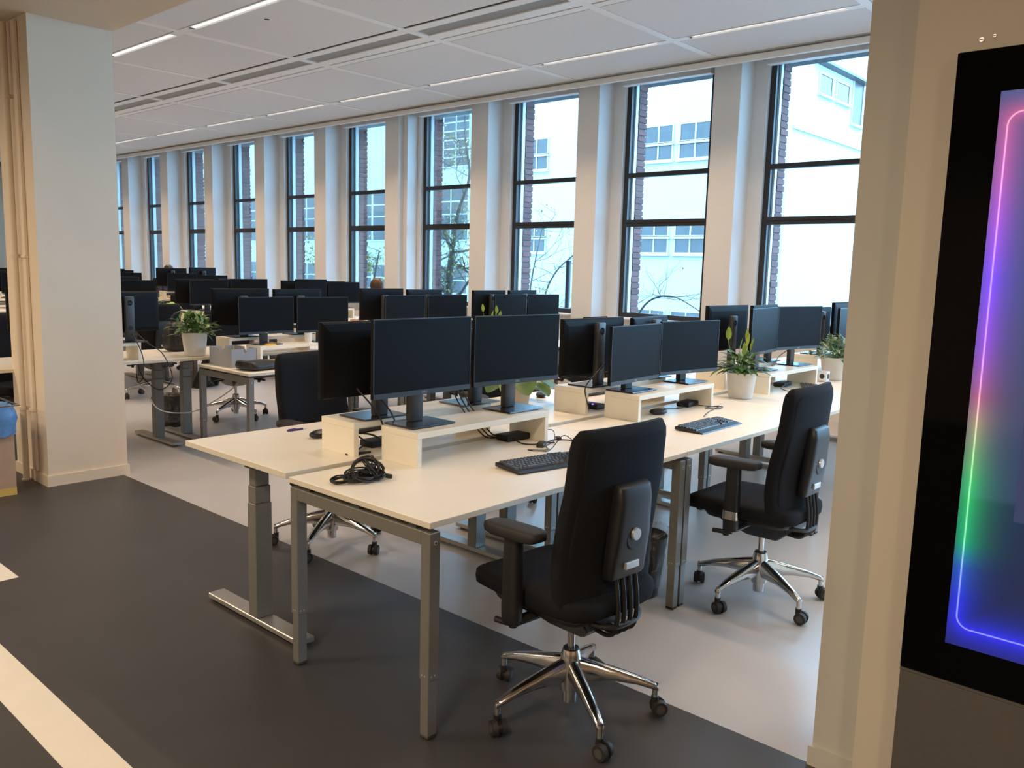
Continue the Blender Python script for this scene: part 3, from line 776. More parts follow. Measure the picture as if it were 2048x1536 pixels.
def bushy(loc, label, seed, m='leaf_green', r0=.075, r1=.105, h=.16, n=150, L=(.05, .10), w=(.010, .018), R=.16, el=(0, 85)):
    rng = random.Random(seed); t = thing('potted_fern', label, 'potted plant', loc); pot_parts(t, r0, r1, h)
    bm = B()
    for i in range(n):
        d = rdir(rng, *el); ln = rng.uniform(.3, 1.0)*R
        b = Vector((rng.uniform(-.05, .05), rng.uniform(-.05, .05), h-.01)); tip = b+d*ln
        leaf_geo(bm, tip, d+rdir(rng, -30, 30)*.8, rng.uniform(*L), rng.uniform(*w), rng.uniform(.1, .6), n=4)
    f = obj('foliage', bm, m, t); f['kind'] = 'stuff'
    bm = B()
    for i in range(24):
        d = rdir(rng, el[0]+10, el[1]); tube(bm, [Vector((rng.uniform(-.03, .03), rng.uniform(-.03, .03), h-.012)), d*R*.5+Z*h, d*R*.95+Z*(h-.01)], .0018, 4, k=3)
    f = obj('stems', bm, 'stem', t); f['kind'] = 'stuff'
    return t
def round_leaf(loc, label, seed, h=.11, m='leaf_deep', n=11, R=.13, L=.085, w=.040, el=(10, 60), tip_lime=False):
    rng = random.Random(seed); t = thing('potted_peperomia', label, 'potted plant', loc); pot_parts(t, .055, .070, h)
    for i in range(n):
        a = 2*PI*i/n+rng.uniform(-.2, .2); e = math.radians(rng.uniform(*el)); d = Vector((math.cos(a)*math.cos(e), math.sin(a)*math.cos(e), math.sin(e)))
        b = Vector((0, 0, h-.012)); tip = b+d*R*rng.uniform(.7, 1.15)+Z*.02
        bm = B(); leaf_geo(bm, tip, Vector((d.x, d.y, -.5)), L*rng.uniform(.8, 1.15), w*rng.uniform(.85, 1.1), .15, rng.uniform(-.4, .4), 7, True); lf = obj('leaf', bm, m, t)
        bm = B(); tube(bm, [b, b+d*R*.5+Z*.03, tip], .002, 5, k=4); obj('stem', bm, 'stem', lf)
    return t

# ---- waste bin
def bin_(loc, label):
    t = thing('waste_bin', label, 'waste bin', loc, 0, 'waste bins under the desks')
    bm = B(); n = 36
    loft(bm, [circ((0, 0, z), X, Y, r, r, n) for r, z in ((.098, 0), (.102, .004), (.136, .30), (.131, .30), (.098, .01))], True, True); obj('bin', bm, 'black_plastic', t, ang=.5)
    bm = B(); rng = random.Random(3); rings = []
    for r, z, j in ((.112, .05, .002), (.118, .09, .006), (.126, .16, .010), (.134, .22, .012), (.143, .29, .010), (.148, .325, .012), (.138, .335, .010), (.118, .30, .010), (.09, .27, .012)):
        rings.append([p+(Vector((p.x, p.y, 0)).normalized()*rng.uniform(-j, j)+Z*rng.uniform(-j, j)*.8) for p in circ((0, 0, z), X, Y, r, r, n)])
    loft(bm, rings, False, False); obj('liner', bm, 'liner', t, ang=.9)
    return t

# ------------------------------------------------------------------ desk rows
RS = 3.93
ROWY = {0: 0.0, 1: 0.05, 2: 0.05, 3: 0.05, 4: 0.05}
def desk_z(r, side, s):
    if r == 1 and side > 0: return .70
    if r == 3 and side < 0 and s == 3: return .86
    return .755 if side > 0 else .767 if r == 0 else .755
def station(r, side, s):
    y0 = ROWY[r]+1.6*s + (.03 if (r == 1 and side > 0) else 0)
    return (-RS*r if side > 0 else -RS*r-.82), y0
SIDE = {1: 'kiosk-facing', -1: 'far-facing'}
MON = {  # (row, side, station): [(height, panel turn) aisle end, window end]
    (0, 1, 0): [(.132, 0), (.130, math.radians(-5))], (0, 1, 1): [(.052, math.radians(4)), (.058, math.radians(-9))], (0, 1, 2): [(.120, math.radians(7)), (.122, math.radians(-11))],
    (0, -1, 0): [(.095, 0), (.08, 0)], (0, -1, 1): [(.065, math.radians(3)), (.06, math.radians(-10))], (0, -1, 2): [(.115, math.radians(3)), (.11, math.radians(-6))],
    (1, 1, 1): [(.095, 0), (.09, math.radians(-4))],
}
RWORD = ['kiosk', 'column', 'third', 'fourth', 'fifth']
for r in range(5):
    for side in (1, -1):
        for s in range(4):
            if side > 0 and s == 0 and r == 1: continue
            if r >= 2 and s == 0: continue          # hidden behind the column
            x0, y0 = station(r, side, s); z = desk_z(r, side, s)
            dk = '%s desk from dark floor, %s row' % (ORD[s], RWORD[r])
            if side > 0:
                place(lambda z=z: goal_desk(z), ('g', z), (x0, y0, 0), 0, 'white bench desk on square grey legs, %s' % dk, 'desk', 'bench desks with goalpost legs')
            else:
                place(lambda z=z: lift_desk(z), ('l', z), (x0, y0, 0), 0, 'white sit-stand desk on grey T legs, %s' % dk, 'desk', 'sit-stand desks with T legs')
            rx, ry = (x0-.69, y0+.87) if side > 0 else (x0-.155, y0+.77)
            put(riser_proto, 'white monitor riser on %s desk, %s' % ('bench' if side > 0 else 'sit-stand', dk), 'monitor riser', (rx, ry, z), 0, 'white monitor risers')
            zt = z+RIS_H
            mons = MON.get((r, side, s), [(.095+random.uniform(-.02, .02), random.uniform(.0, .06)), (.095+random.uniform(-.02, .02), random.uniform(-.1, 0))])
            for i, (zo, yw) in enumerate(mons):
                my = y0+((.60, 1.195)[i] if side > 0 else (.53, 1.12)[i])
                lab = 'black monitor %s kiosk, %s end of pair, %s' % ('facing' if side > 0 else 'back to', ('aisle', 'window')[i], dk)
                monitor((x0-.725 if side > 0 else x0-.125, my, zt), 0 if side > 0 else PI, zo, lab, 'black monitors on the risers', True, 0, yw if side > 0 else -yw)

# ------------------------------------------------------------------ chairs
chair((.205, .50, 0), -.07, 'black office chair at the desk with the cable tangle', 'office chairs')
c2 = chair((.21, 1.985, 0), 0.0, 'black office chair with chrome arm rings at second kiosk row desk', 'office chairs')
for ch in c2.children:
    if ch.name.startswith('armrest'):
        for g_ in ch.children:
            if g_.name.startswith('post_ring'):
                g_.data = g_.data.copy(); g_.data.materials.clear(); g_.data.materials.append(MATS['chrome'])
                g_.location = (0, 0, 0); g_.scale = (1.0, 1.0, 1.0)
                for v in g_.data.vertices: v.co.x = -.03+(v.co.x+.03)*1.04; v.co.y = (v.co.y-(.272 if v.co.y > 0 else -.272))*1.04+(.272 if v.co.y > 0 else -.272)
chair((-1.87, .97, 0), PI+.1, 'black office chair at the sit-stand desk with purple pen', 'office chairs')
chair((-1.95, 2.45, 0), PI-.1, 'black office chair at the sit-stand desk with round-leaf plant', 'office chairs')
chair((-1.95, 4.1, 0), PI, 'black office chair behind third sit-stand desk of kiosk row', 'office chairs')
chair((-5.74, 2.60, 0), PI, 'black office chair behind the desk with the fern pot', 'office chairs')
chair((-5.80, .62, 0), PI+.3, 'black office chair behind the column at first sit-stand desk', 'office chairs')
chair((-7.43, 2.56, 0), 0, 'black office chair at second bench desk of third row', 'office chairs')
chair((-3.70, 5.62, 0), 0, 'black office chair at fourth bench desk of column row by window', 'office chairs')
chair((-3.75, 2.55, 0), -.2, 'black office chair at the bench desk with grey file box', 'office chairs').location = (-3.62, 3.95, 0)
chair((-9.72, 4.2, 0), PI, 'black office chair behind third sit-stand desk of third row', 'office chairs')
p1c = chair((-7.42, 5.75, 0), 0, 'black office chair with brown-haired person sitting on it', 'office chairs')
p2c = chair((-13.55, 5.72, 0), PI, 'black office chair with dark-haired person sitting on it', 'office chairs')
p2c.scale = (1, 1, 1.13)       # set higher, at the raised desk

# ------------------------------------------------------------------ things on the kiosk-row desks
ZD, ZE = .755, .767
put(keyboard_proto, 'black keyboard beside docking station on desk with cable tangle', 'keyboard', (-.265, .915, ZD), -.17, 'black keyboards')
put(keyboard_proto, 'black keyboard on the bench desk beside the lily pot', 'keyboard', (-.245, 2.235, ZD), 0.02, 'black keyboards')
put(keyboard_proto, 'black keyboard pushed against third riser near white cube', 'keyboard', (-.47, 4.18, ZD), .5, 'black keyboards')
put(keyboard_proto, 'black keyboard under riser of desk with purple pen', 'keyboard', (-1.33, .86, ZE), PI+.05, 'black keyboards')
put(keyboard_proto, 'black keyboard on sit-stand desk beside round-leaf plant', 'keyboard', (-1.34, 2.62, ZE), PI, 'black keyboards')
put(mouse_proto, 'black mouse in front of second bench desk riser', 'mouse', (-.645, 2.37, ZD), 1.2, 'black mice')
put(mouse_proto, 'black mouse beside the purple pen', 'mouse', (-1.30, .49, ZE), 1.9, 'black mice')
put(mouse_proto, 'black mouse beside round-leaf plant', 'mouse', (-1.45, 2.27, ZE), 2.2, 'black mice')
put(dock_proto, 'black docking box under riser near keyboard and blue light', 'docking box', (-.715, 1.20, ZD), -.08, 'black docking boxes')
put(dock_proto, 'black docking box under riser beside the lily pot', 'docking box', (-.70, 2.80, ZD), .1, 'black docking boxes')
put(dock_proto, 'flat black docking box under third riser near white cube', 'docking box', (-.72, 4.20, ZD), .1, 'black docking boxes')
put(dock_proto, 'black docking box under riser of desk with purple pen', 'docking box', (-.99, .60, ZE), .05, 'black docking boxes')
put(dock_proto, 'black docking box with blue light on sit-stand desk by second riser', 'docking box', (-1.00, 2.18, ZE), PI/2, 'black docking boxes')
t = thing('pen', 'purple ballpoint pen with clear tip lying on white desk', 'pen', (-1.50, .50, ZE), 0)
bm = B(); cyl(bm, (0, -.05, .005), .005, .085, 10, axis=Y); obj('barrel', bm, 'pen_purple', t)
bm = B(); cyl(bm, (0, .035, .005), .0045, .03, 10, axis=Y, r1=.0015); obj('tip', bm, 'white_plastic', t)
bm = B(); box(bm, -.002, .002, -.045, -.005, .0098, .012); obj('clip', bm, 'pen_purple', t)
# tangled cable bundle
rng = random.Random(11)
t = thing('cable_bundle', 'tangled coil of black power cables on front desk corner', 'cable bundle', (-.585, .185, ZD))
def loop(c, a, b, rot, n, tilt, seed):
    rg = random.Random(seed); pts = []
    for i in range(n*12+1):
        an = 2*PI*i/12; k = 1+.10*math.sin(an*.37+seed)+rg.uniform(-.03, .03)
        p_ = Vector((a*k*math.cos(an), b*k*math.sin(an), .006*math.sin(an*.6+seed)))
        p_.rotate(Euler((tilt, 0, 0))); p_.rotate(Euler((0, 0, rot))); p_ += Vector(c); p_.z = max(p_.z, .0035+.002*(i % 5)); pts.append(p_)
    return pts
for (c, a, b, rot, n, tl, sd) in [((0, .01, .018), .078, .050, .3, 4, .15, 1), ((.005, .02, .030), .060, .052, 1.2, 4, .75, 2), ((-.01, -.095, .012), .036, .034, .2, 4, .12, 3), ((.03, .0, .022), .066, .034, 2.0, 3, .3, 4), ((-.02, .03, .036), .052, .042, .7, 3, 1.1, 5), ((.0, .045, .03), .058, .048, 2.6, 3, .9, 6), ((.02, -.02, .016), .072, .04, 1.5, 3, .1, 7)]:
    bm = B(); tube(bm, loop(c, a, b, rot, n, tl, sd), .0029, 6, k=2); obj('cord', bm, 'cable', t, ang=1.2)
bm = B(); tube(bm, [(-.03, .06, .03), (-.06, .10, .06), (-.12, .13, .055), (-.155, .12, .04), (-.19, .10, .012)], .0030, 6); obj('cord', bm, 'cable', t)
for c, rz in (((.02, .0, .03), .4), ((.06, .075, .012), 1.0), ((-.01, .05, .04), 2.0)):
    bm = B(); m4 = Matrix.Translation(c) @ Euler((.1, .2, rz)).to_matrix().to_4x4(); obox(bm, m4, .034, .018, .015, .004); obj('plug', bm, 'black_plastic', t)
# cables round the docks
cable('thin black cable from docking box to keyboard on front desk', [(-.66, 1.26, .785), (-.60, 1.34, .80), (-.55, 1.30, .760), (-.50, 1.18, .759), (-.44, 1.12, .759), (-.50, 1.05, .759), (-.42, 1.10, .760), (-.38, 1.16, .83), (-.30, 1.16, .775), (-.345, 1.00, .776)], .0020)
cable('thick black power cable looping beside front desk docking box', [(-.67, 1.14, .775), (-.60, 1.13, .760), (-.54, 1.20, .760), (-.56, 1.32, .760), (-.46, 1.38, .760), (-.36, 1.32, .760), (-.24, 1.30, .760)], .0032)
t = thing('cable_plug', 'black cable plug with glowing blue tip on front desk', 'plug', (-.575, 1.36, ZD), .9)
bm = B(); box(bm, -.012, .012, -.03, .012, .0, .014, .003, 1); obj('plug', bm, 'black_plastic', t)
bm = B(); box(bm, -.006, .006, .012, .022, .003, .012, .002, 1); obj('lit_tip', bm, 'led_blue', t)
t = thing('cable_adapter', 'black cable joiner lying in front of docking box', 'cable adapter', (-.52, 1.17, ZD), .5)
bm = B(); box(bm, -.018, .018, -.035, .035, 0, .020, .005, 2); obj('body', bm, 'black_plastic', t)
bm = B(); tube(bm, [(0, .035, .01), (.02, .07, .006), (.05, .08, .004)], .0032, 6); obj('cord', bm, 'cable', t)
for i, (yy, a) in enumerate([(1.10, 0), (1.13, .02), (1.16, .05)]):
    cable('%s black monitor cable hanging behind front riser' % ORD[i], [(-.795, yy-.25, 1.03), (-.825, yy-.16, .93), (-.81, yy-.05, .80), (-.79, yy, .762), (-.72, yy+.02, .775)], .0034)
for i, yy in enumerate([.40, .47]):
    cable('%s black monitor cable behind the front monitor pair' % ORD[i], [(-.90, yy, 1.05), (-.84, yy+.06, .95), (-.835, yy+.10, .86), (-.84, yy+.12, .78)], .0036)
cable('black cable bundle under sit-stand riser beside docking box', [(-.97, .50, .80), (-.93, .42, .85), (-.88, .48, .84), (-.86, .55, .775), (-.90, .58, .771)], .0042)
cable('black cable lying on desk gap under sit-stand riser', [(-.95, .47, .785), (-.90, .40, .775), (-.87, .45, .775), (-.90, .36, .771), (-.97, .38, .771)], .0042)
cable('black mouse cable under second riser', [(-.68, 2.42, .775), (-.72, 2.55, .760), (-.66, 2.66, .760), (-.72, 2.72, .775)], .0024)
cable('curled black cable in front of second docking box', [(-.64, 2.78, .77), (-.58, 2.84, .760), (-.52, 2.90, .760), (-.50, 2.80, .760), (-.56, 2.76, .762), (-.54, 2.90, .762), (-.48, 2.66, .760), (-.38, 2.42, .772)], .0026)
cable('black monitor cable behind second sit-stand riser', [(-.86, 2.12, 1.05), (-.84, 2.00, .99), (-.85, 1.93, .92), (-.855, 1.98, .80)], .0036)
cable('black cable from third docking box to keyboard', [(-.66, 4.10, .775), (-.62, 3.95, .77), (-.54, 3.92, .760), (-.47, 3.98, .765)], .0030)
cable('black cable behind third riser monitor', [(-.76, 4.42, 1.03), (-.80, 4.30, .97), (-.80, 4.20, .91), (-.79, 4.15, .905)], .0034)
t = thing('status_light', 'small blue light on the second sit-stand docking box', 'light', (-.958, 2.10, ZE+.030)); t.location = (-.945, 2.135, ZE+.030)
bm = B(); lathe(bm, [(.006, 0), (.006, .003), (.003, .006)], n=12); obj('led', bm, 'led_blue', t); 
# plants and cube
lily((-.64, 3.37, ZD), 'peace lily with lime flowers in cream pot on bench desk', 5)
bushy((-.62, 4.93, ZD), 'pale variegated bushy plant in cream pot beside white cube', 9, 'leaf_pale', .085, .115, .18, 240, (.04, .07), (.012, .020), .18, (5, 88))
round_leaf((-1.35, 1.95, ZE), 'round-leaf peperomia in small cream pot on sit-stand desk', 4, .11, 'leaf_green', 13, .165, .13, .060, (5, 55))
t = thing('desk_cube', 'small white cube with black round dial on bench desk', 'speaker', (-.62, 4.72, ZD), 0)
bm = B(); box(bm, -.035, .035, -.035, .035, 0, .085, .006, 2); obj('body', bm, 'white_plastic', t)
bm = B(); cyl(bm, (.035, 0, .045), .020, .002, 24, axis=X); cyl(bm, (0, -.035, .045), .020, -.002, 24, axis=Y); obj('dial', bm, 'black_plastic', t)
bin_((-.25, 1.62, 0), 'black waste bin with clear liner beside front office chair')
# ------------------------------------------------------------------ things on the column-row desks
bushy((-4.88, 1.735, .755), 'green fern in cream pot on sit-stand desk beside grey file box', 21, 'leaf_green', .085, .105, .20, 230, (.05, .10), (.013, .022), .165, (0, 85))
t = thing('file_box', 'light grey cardboard file box with curved cut-outs on bench desk', 'file box', (-4.52, 1.93, .70), 0)
def notch(w, h, n=10, r=.035):
    pts = [(-w/2, 0), (w/2, 0), (w/2, h)]
    for i in range(n+1): pts.append((r*math.cos(PI*i/n)+.02, h-r*math.sin(PI*i/n)))
    pts.append((-w/2, h)); return pts
bm = B(); prism(bm, [Vector((a, -.16, b)) for a, b in notch(.36, .15)], Y, .004); obj('side_panel', bm, 'box_grey', t, smooth=False)
bm = B(); prism(bm, [Vector((a, .07, b)) for a, b in notch(.36, .15)], Y, .004); obj('side_panel', bm, 'box_grey', t, smooth=False)
for xx in (-.18, .176):
    bm = B(); prism(bm, [Vector((xx, -.045+a*.5, b)) for a, b in notch(.44, .15)], X, .004); obj('end_panel', bm, 'box_grey', t, smooth=False)
bm = B(); box(bm, -.176, .176, -.156, .07, 0, .004); obj('bottom', bm, 'box_grey', t)
t = thing('laptop_sleeve', 'flat black laptop sleeve lying on bench desk by file box', 'laptop sleeve', (-4.16, 1.93, .702), .15)
bm = B(); cushion(bm, (0, 0, .030), .13, .20, .030, .5, 30, 8, lambda p: Vector((p.x, p.y, p.z if p.z < 0 else p.z*(1.15-.75*p.y/.20) + .010*math.sin(p.y*20)))); obj('sleeve', bm, 'leather', t, ang=1.0)
bm = B(); tube(bm, [(.09, -.16, .026), (.10, 0, .026), (.09, .16, .02)], .003, 6); obj('zip', bm, 'black_plastic', t)
t = thing('leather_bag', 'black leather shoulder bag standing on sit-stand desk behind column', 'bag', (-5.32, 1.84, .755), .1)
bm = B(); cushion(bm, (0, 0, .13), .085, .17, .13, .4, 30, 12, lambda p: Vector((p.x*(1-.3*(p.z+.13)/.26), p.y*(1-.12*(p.z+.13)/.26), p.z))); obj('body', bm, 'leather', t, ang=1.0)
bm = B(); tube(bm, [(0, -.10, .24), (.0, -.08, .32), (0, .0, .35), (0, .08, .32), (0, .10, .24)], .008, 8); obj('handle', bm, 'leather', t)
bm = B(); box(bm, .055, .085, -.12, .12, .06, .15, .012, 2); obj('pocket', bm, 'leather', t)
put(keyboard_proto, 'black keyboard on bench desk with yellow sticky notes', 'keyboard', (-4.20, 2.55, .70), 0, 'black keyboards')
for i, (xx, yy) in enumerate([(-4.48, 2.20), (-4.32, 2.22)]):
    t = thing('sticky_notes', '%s pad of yellow sticky notes on bench desk' % ('upper' if i else 'lower'), 'sticky notes', (xx, yy, .70), .3*i, 'yellow sticky notes')
    if i == 0: t.location = (-4.55, 2.26, .845)
    bm = B(); box(bm, -.038, .038, -.038, .038, 0, .012, .001, 1); box(bm, -.037, .037, -.0375, .0385, .012, .0135); obj('pad', bm, 'yellow', t)
t = thing('paper_cup', 'white paper cup on column row riser between monitors', 'cup', (-4.62, 2.70, .845))
bm = B(); lathe(bm, [(.028, 0), (.036, .085), (.039, .088), (.034, .086), (.027, .006)]); obj('cup', bm, 'white_plastic', t)
bin_((-5.72, 1.93, 0), 'black waste bin with clear liner beside grey T leg')
cable('black cable looping from monitor stand down behind column row desk', [(-4.86, 1.18, 1.02), (-4.76, 1.27, .90), (-4.722, 1.38, .80), (-4.72, 1.45, .60), (-4.80, 1.38, .50), (-4.95, 1.32, .58), (-5.02, 1.30, .70)], .004)
cable('second black cable from monitor stand over desk edge', [(-4.86, 1.17, 1.02), (-4.74, 1.20, .86), (-4.722, 1.22, .74), (-4.75, 1.22, .62), (-4.90, 1.25, .56), (-5.0, 1.28, .62)], .004)
cable('grey cable sagging to the floor behind the column', [(-5.02, 1.20, .62), (-4.86, 1.28, .50), (-4.78, 1.36, .34), (-4.82, 1.62, .28), (-4.98, 1.90, .30), (-5.02, 2.2, .45), (-5.1, 2.3, .60)], .005, 'cable_white')
t = thing('black_suitcase', 'black flat case leaning under bench desk behind third row', 'case', (-7.75, 3.42, 0), .3)
bm = B(); m4 = Matrix.Translation((0, 0, .21)) @ Euler((0, .5, 0)).to_matrix().to_4x4(); obox(bm, m4, .10, .36, .46, .02); obj('shell', bm, 'black_matte', t)
bm = B(); m4 = Matrix.Translation((-.27, 0, .175)) @ Euler((0, -.55, 0)).to_matrix().to_4x4(); obox(bm, m4, .01, .03, .40, .002); obj('strut', bm, 'silver', t)
# plants further back
round_leaf((-5.35, 4.10, .755), 'broad bright-leaf plant in cream pot on column row sit-stand desk', 14, .20, 'leaf_lime', 9, .16, .12, .035, (20, 70))
lily((-4.45, 5.00, .70), 'small white-flowered lily in cream pot at column row desk end', 31, .17)
round_leaf((-8.62, 3.33, .755), 'bright green broad-leaf plant in cream pot on third row desk', 17, .16, 'leaf_lime', 9, .10, .09, .032, (30, 75))
bushy((-9.10, 3.30, .755), 'dark green bushy plant in cream pot on third row desk', 18, 'leaf_deep', .09, .12, .22, 170, (.06, .11), (.014, .022), .16, (0, 85))

# ------------------------------------------------------------------ cardboard box with blue bag
t = thing('cardboard_bin', 'tall cardboard collecting box with blue plastic bag by the column', 'cardboard box', (-4.30, -.13, 0), 0)
bm = B()
for a in ((-.20, .20, -.20, -.19), (-.20, .20, .19, .20), (-.20, -.19, -.19, .19), (.19, .20, -.19, .19)): box(bm, a[0], a[1], a[2], a[3], 0, .47)
obj('box', bm, 'cardboard', t, smooth=False)
bm = B(); box(bm, .2, .2012, -.20, .20, 0, .05); box(bm, -.20, .20, .2, .2012, 0, .05); box(bm, -.2, .2, -.2012, -.2, 0, .05); obj('tape', bm, 'tape_tan', t, smooth=False)
bm = B(); rg = random.Random(2); rings = []
for r_, z_, j in ((.275, .40, .008), (.29, .44, .014), (.295, .50, .014), (.29, .56, .014), (.26, .585, .012), (.22, .55, .012), (.20, .40, .01)):
    rings.append([Vector((max(-.225, min(.225, p.x)), max(-.225, min(.225, p.y)), p.z))+Vector((rg.uniform(-j, j), rg.uniform(-j, j), rg.uniform(-j, j))) for p in circ((0, 0, z_), X, Y, r_, r_, 36)])
loft(bm, rings, False, True); obj('bag', bm, 'bag_blue', t, ang=.8)
bm = B(); tube(bm, [(.23, -.23, .60), (.23, .23, .60), (-.23, .23, .60), (-.23, -.23, .60)], .006, 8, k=0); obj('holder_ring', bm, 'chrome', t)

# ------------------------------------------------------------------ kiosk
KY = .682
t = thing('info_kiosk', 'tall black glass touchscreen kiosk with rainbow neon border', 'kiosk', (1.245, KY, 0))
KW = 1.02
bm = B(); box(bm, 0.0, KW, .004, .045, 0, .461, .003, 1); obj('lower_panel', bm, 'kiosk_grey', t)
bm = B(); box(bm, 0, KW, .010, .045, .470, 2.155, .002, 1); box(bm, 0, KW, .002, .010, .462, .470); obj('housing', bm, 'kiosk_grey', t)
bm = B(); box(bm, 0, KW, 0, .010, .472, 2.152, .002, 1); obj('glass', bm, 'kiosk_glass', t)
def screenmat():
    m, tr, b = nt('kiosk_screen'); N = tr.nodes; Lk = tr.links
    b.inputs['Base Color'].default_value = (.004, .004, .005, 1); b.inputs['Roughness'].default_value = .08
    tc = N.new('ShaderNodeTexCoord'); sx = N.new('ShaderNodeSeparateXYZ'); Lk.new(tc.outputs['Object'], sx.inputs[0])
    def mth(op, a, bb=None, c=None):
        n = N.new('ShaderNodeMath'); n.operation = op
        for i, v in enumerate((a, bb, c)):
            if v is None: continue
            if isinstance(v, (int, float)): n.inputs[i].default_value = v
            else: Lk.new(v, n.inputs[i])
        return n.outputs[0]
    hx, hz, rr = .40-.022, .732-.052, .035
    qx = mth('SUBTRACT', mth('ABSOLUTE', sx.outputs[0]), hx-rr); qz = mth('SUBTRACT', mth('ABSOLUTE', sx.outputs[2]), hz-rr)
    ox = mth('MAXIMUM', qx, 0.0); oz = mth('MAXIMUM', qz, 0.0)
    ln = mth('SQRT', mth('ADD', mth('MULTIPLY', ox, ox), mth('MULTIPLY', oz, oz)))
    d = mth('SUBTRACT', mth('ADD', ln, mth('MINIMUM', mth('MAXIMUM', qx, qz), 0.0)), rr)
    ad = mth('ABSOLUTE', d)
    line = mth('SUBTRACT', 1.0, mth('SMOOTH_MIN', mth('MULTIPLY', ad, 1/.0030), 1.0, .2)); line = mth('MAXIMUM', line, 0.0)
    glow = mth('EXPONENT', mth('MULTIPLY', ad, -1/.030))
    zf = mth('MULTIPLY_ADD', sx.outputs[2], 1/1.464, .5)
    rp = N.new('ShaderNodeValToRGB'); e = rp.color_ramp.elements
    stops = [(0.0, (.02, .01, .85)), (.09, (.01, .02, .75)), (.15, (.01, .10, .50)), (.20, (.0, .42, .12)), (.31, (.02, .50, .05)), (.37, (.16, .35, .04)), (.42, (.35, .25, .06)), (.47, (.42, .06, .12)), (.56, (.28, .02, .60)), (.68, (.20, .01, .95)), (.78, (.38, .03, .62)), (.86, (.48, .05, .30)), (.97, (.48, .04, .10)), (1.0, (.22, .08, .22))]
    e[0].position = 0; e[0].color = (*stops[0][1], 1); e[1].position = 1; e[1].color = (*stops[-1][1], 1)
    for p_, c_ in stops[1:-1]:
        q = e.new(p_); q.color = (*c_, 1)
    Lk.new(zf, rp.inputs[0])
    bgc = N.new('ShaderNodeValToRGB'); f = bgc.color_ramp.elements
    f[0].position = .0; f[0].color = (.012, .018, .055, 1); f[1].position = 1; f[1].color = (.05, .085, .21, 1)
    f.new(.28).color = (.014, .024, .07, 1); f.new(.29).color = (.03, .045, .11, 1)
    Lk.new(zf, bgc.inputs[0])
    def vm(op, a, bb=None, sc=None):
        n = N.new('ShaderNodeVectorMath'); n.operation = op; Lk.new(a, n.inputs[0])
        if bb is not None: Lk.new(bb, n.inputs[1])
        if sc is not None:
            if isinstance(sc, (int, float)): n.inputs['Scale'].default_value = sc
            else: Lk.new(sc, n.inputs['Scale'])
        return n.outputs[0]
    g1 = vm('SCALE', rp.outputs[0], None, glow)
    mixw = N.new('ShaderNodeMix'); mixw.data_type = 'RGBA'; mixw.inputs[0].default_value = .35
    Lk.new(rp.outputs[0], mixw.inputs[6]); mixw.inputs[7].default_value = (1, 1, 1, 1)
    l1 = vm('SCALE', mixw.outputs[2], None, line)
    tot = vm('ADD', vm('ADD', bgc.outputs[0], g1), l1)
    Lk.new(tot, b.inputs['Emission Color']); b.inputs['Emission Strength'].default_value = 1.0
    MATS['kiosk_screen'] = m
screenmat()
bm = B(); box(bm, -.40, .40, -.0008, .0, -.732, .732)
sc_ = obj('screen', bm, 'kiosk_screen', t, (.51, -.0002, 1.312), smooth=False)
emit('screen_text', (.55, .7, 1.0), .9, .003); emit('screen_text_dim', (.30, .36, .55), .6, .003); emit('screen_panel', (.030, .042, .11), 1.0, .003)
bm = B(); box(bm, -.27, .29, -.0014, -.0009, -.36, .45, 0); obj('card', bm, 'screen_panel', sc_, smooth=False)
link('lettering', text_mesh('lettering', 'DE', .022, 'screen_text', .0003, 'LEFT'), sc_, (-.165, -.0018, -.325), (PI/2, 0, 0))
link('lettering', text_mesh('lettering', 'DEC', .020, 'screen_text_dim', .0003, 'LEFT'), sc_, (-.175, -.0012, -.385), (PI/2, 0, 0))
# small screws left in the wall above the kiosk
for i, (xx, zz, rr) in enumerate([(1.285, 2.19, .006), (1.315, 2.195, .004)]):
    t = thing('wall_screw', '%s screw left in the cream wall above the kiosk' % ('larger' if i == 0 else 'smaller'), 'screw', (xx, .735, zz))
    bm = B(); cyl(bm, (0, 0, 0), rr, -.004, 14, axis=Y); obj('head', bm, 'silver', t)
    bm = B(); box(bm, -rr*.8, rr*.8, -.0046, -.004, -.0008, .0008); obj('slot', bm, 'slot_black', t)

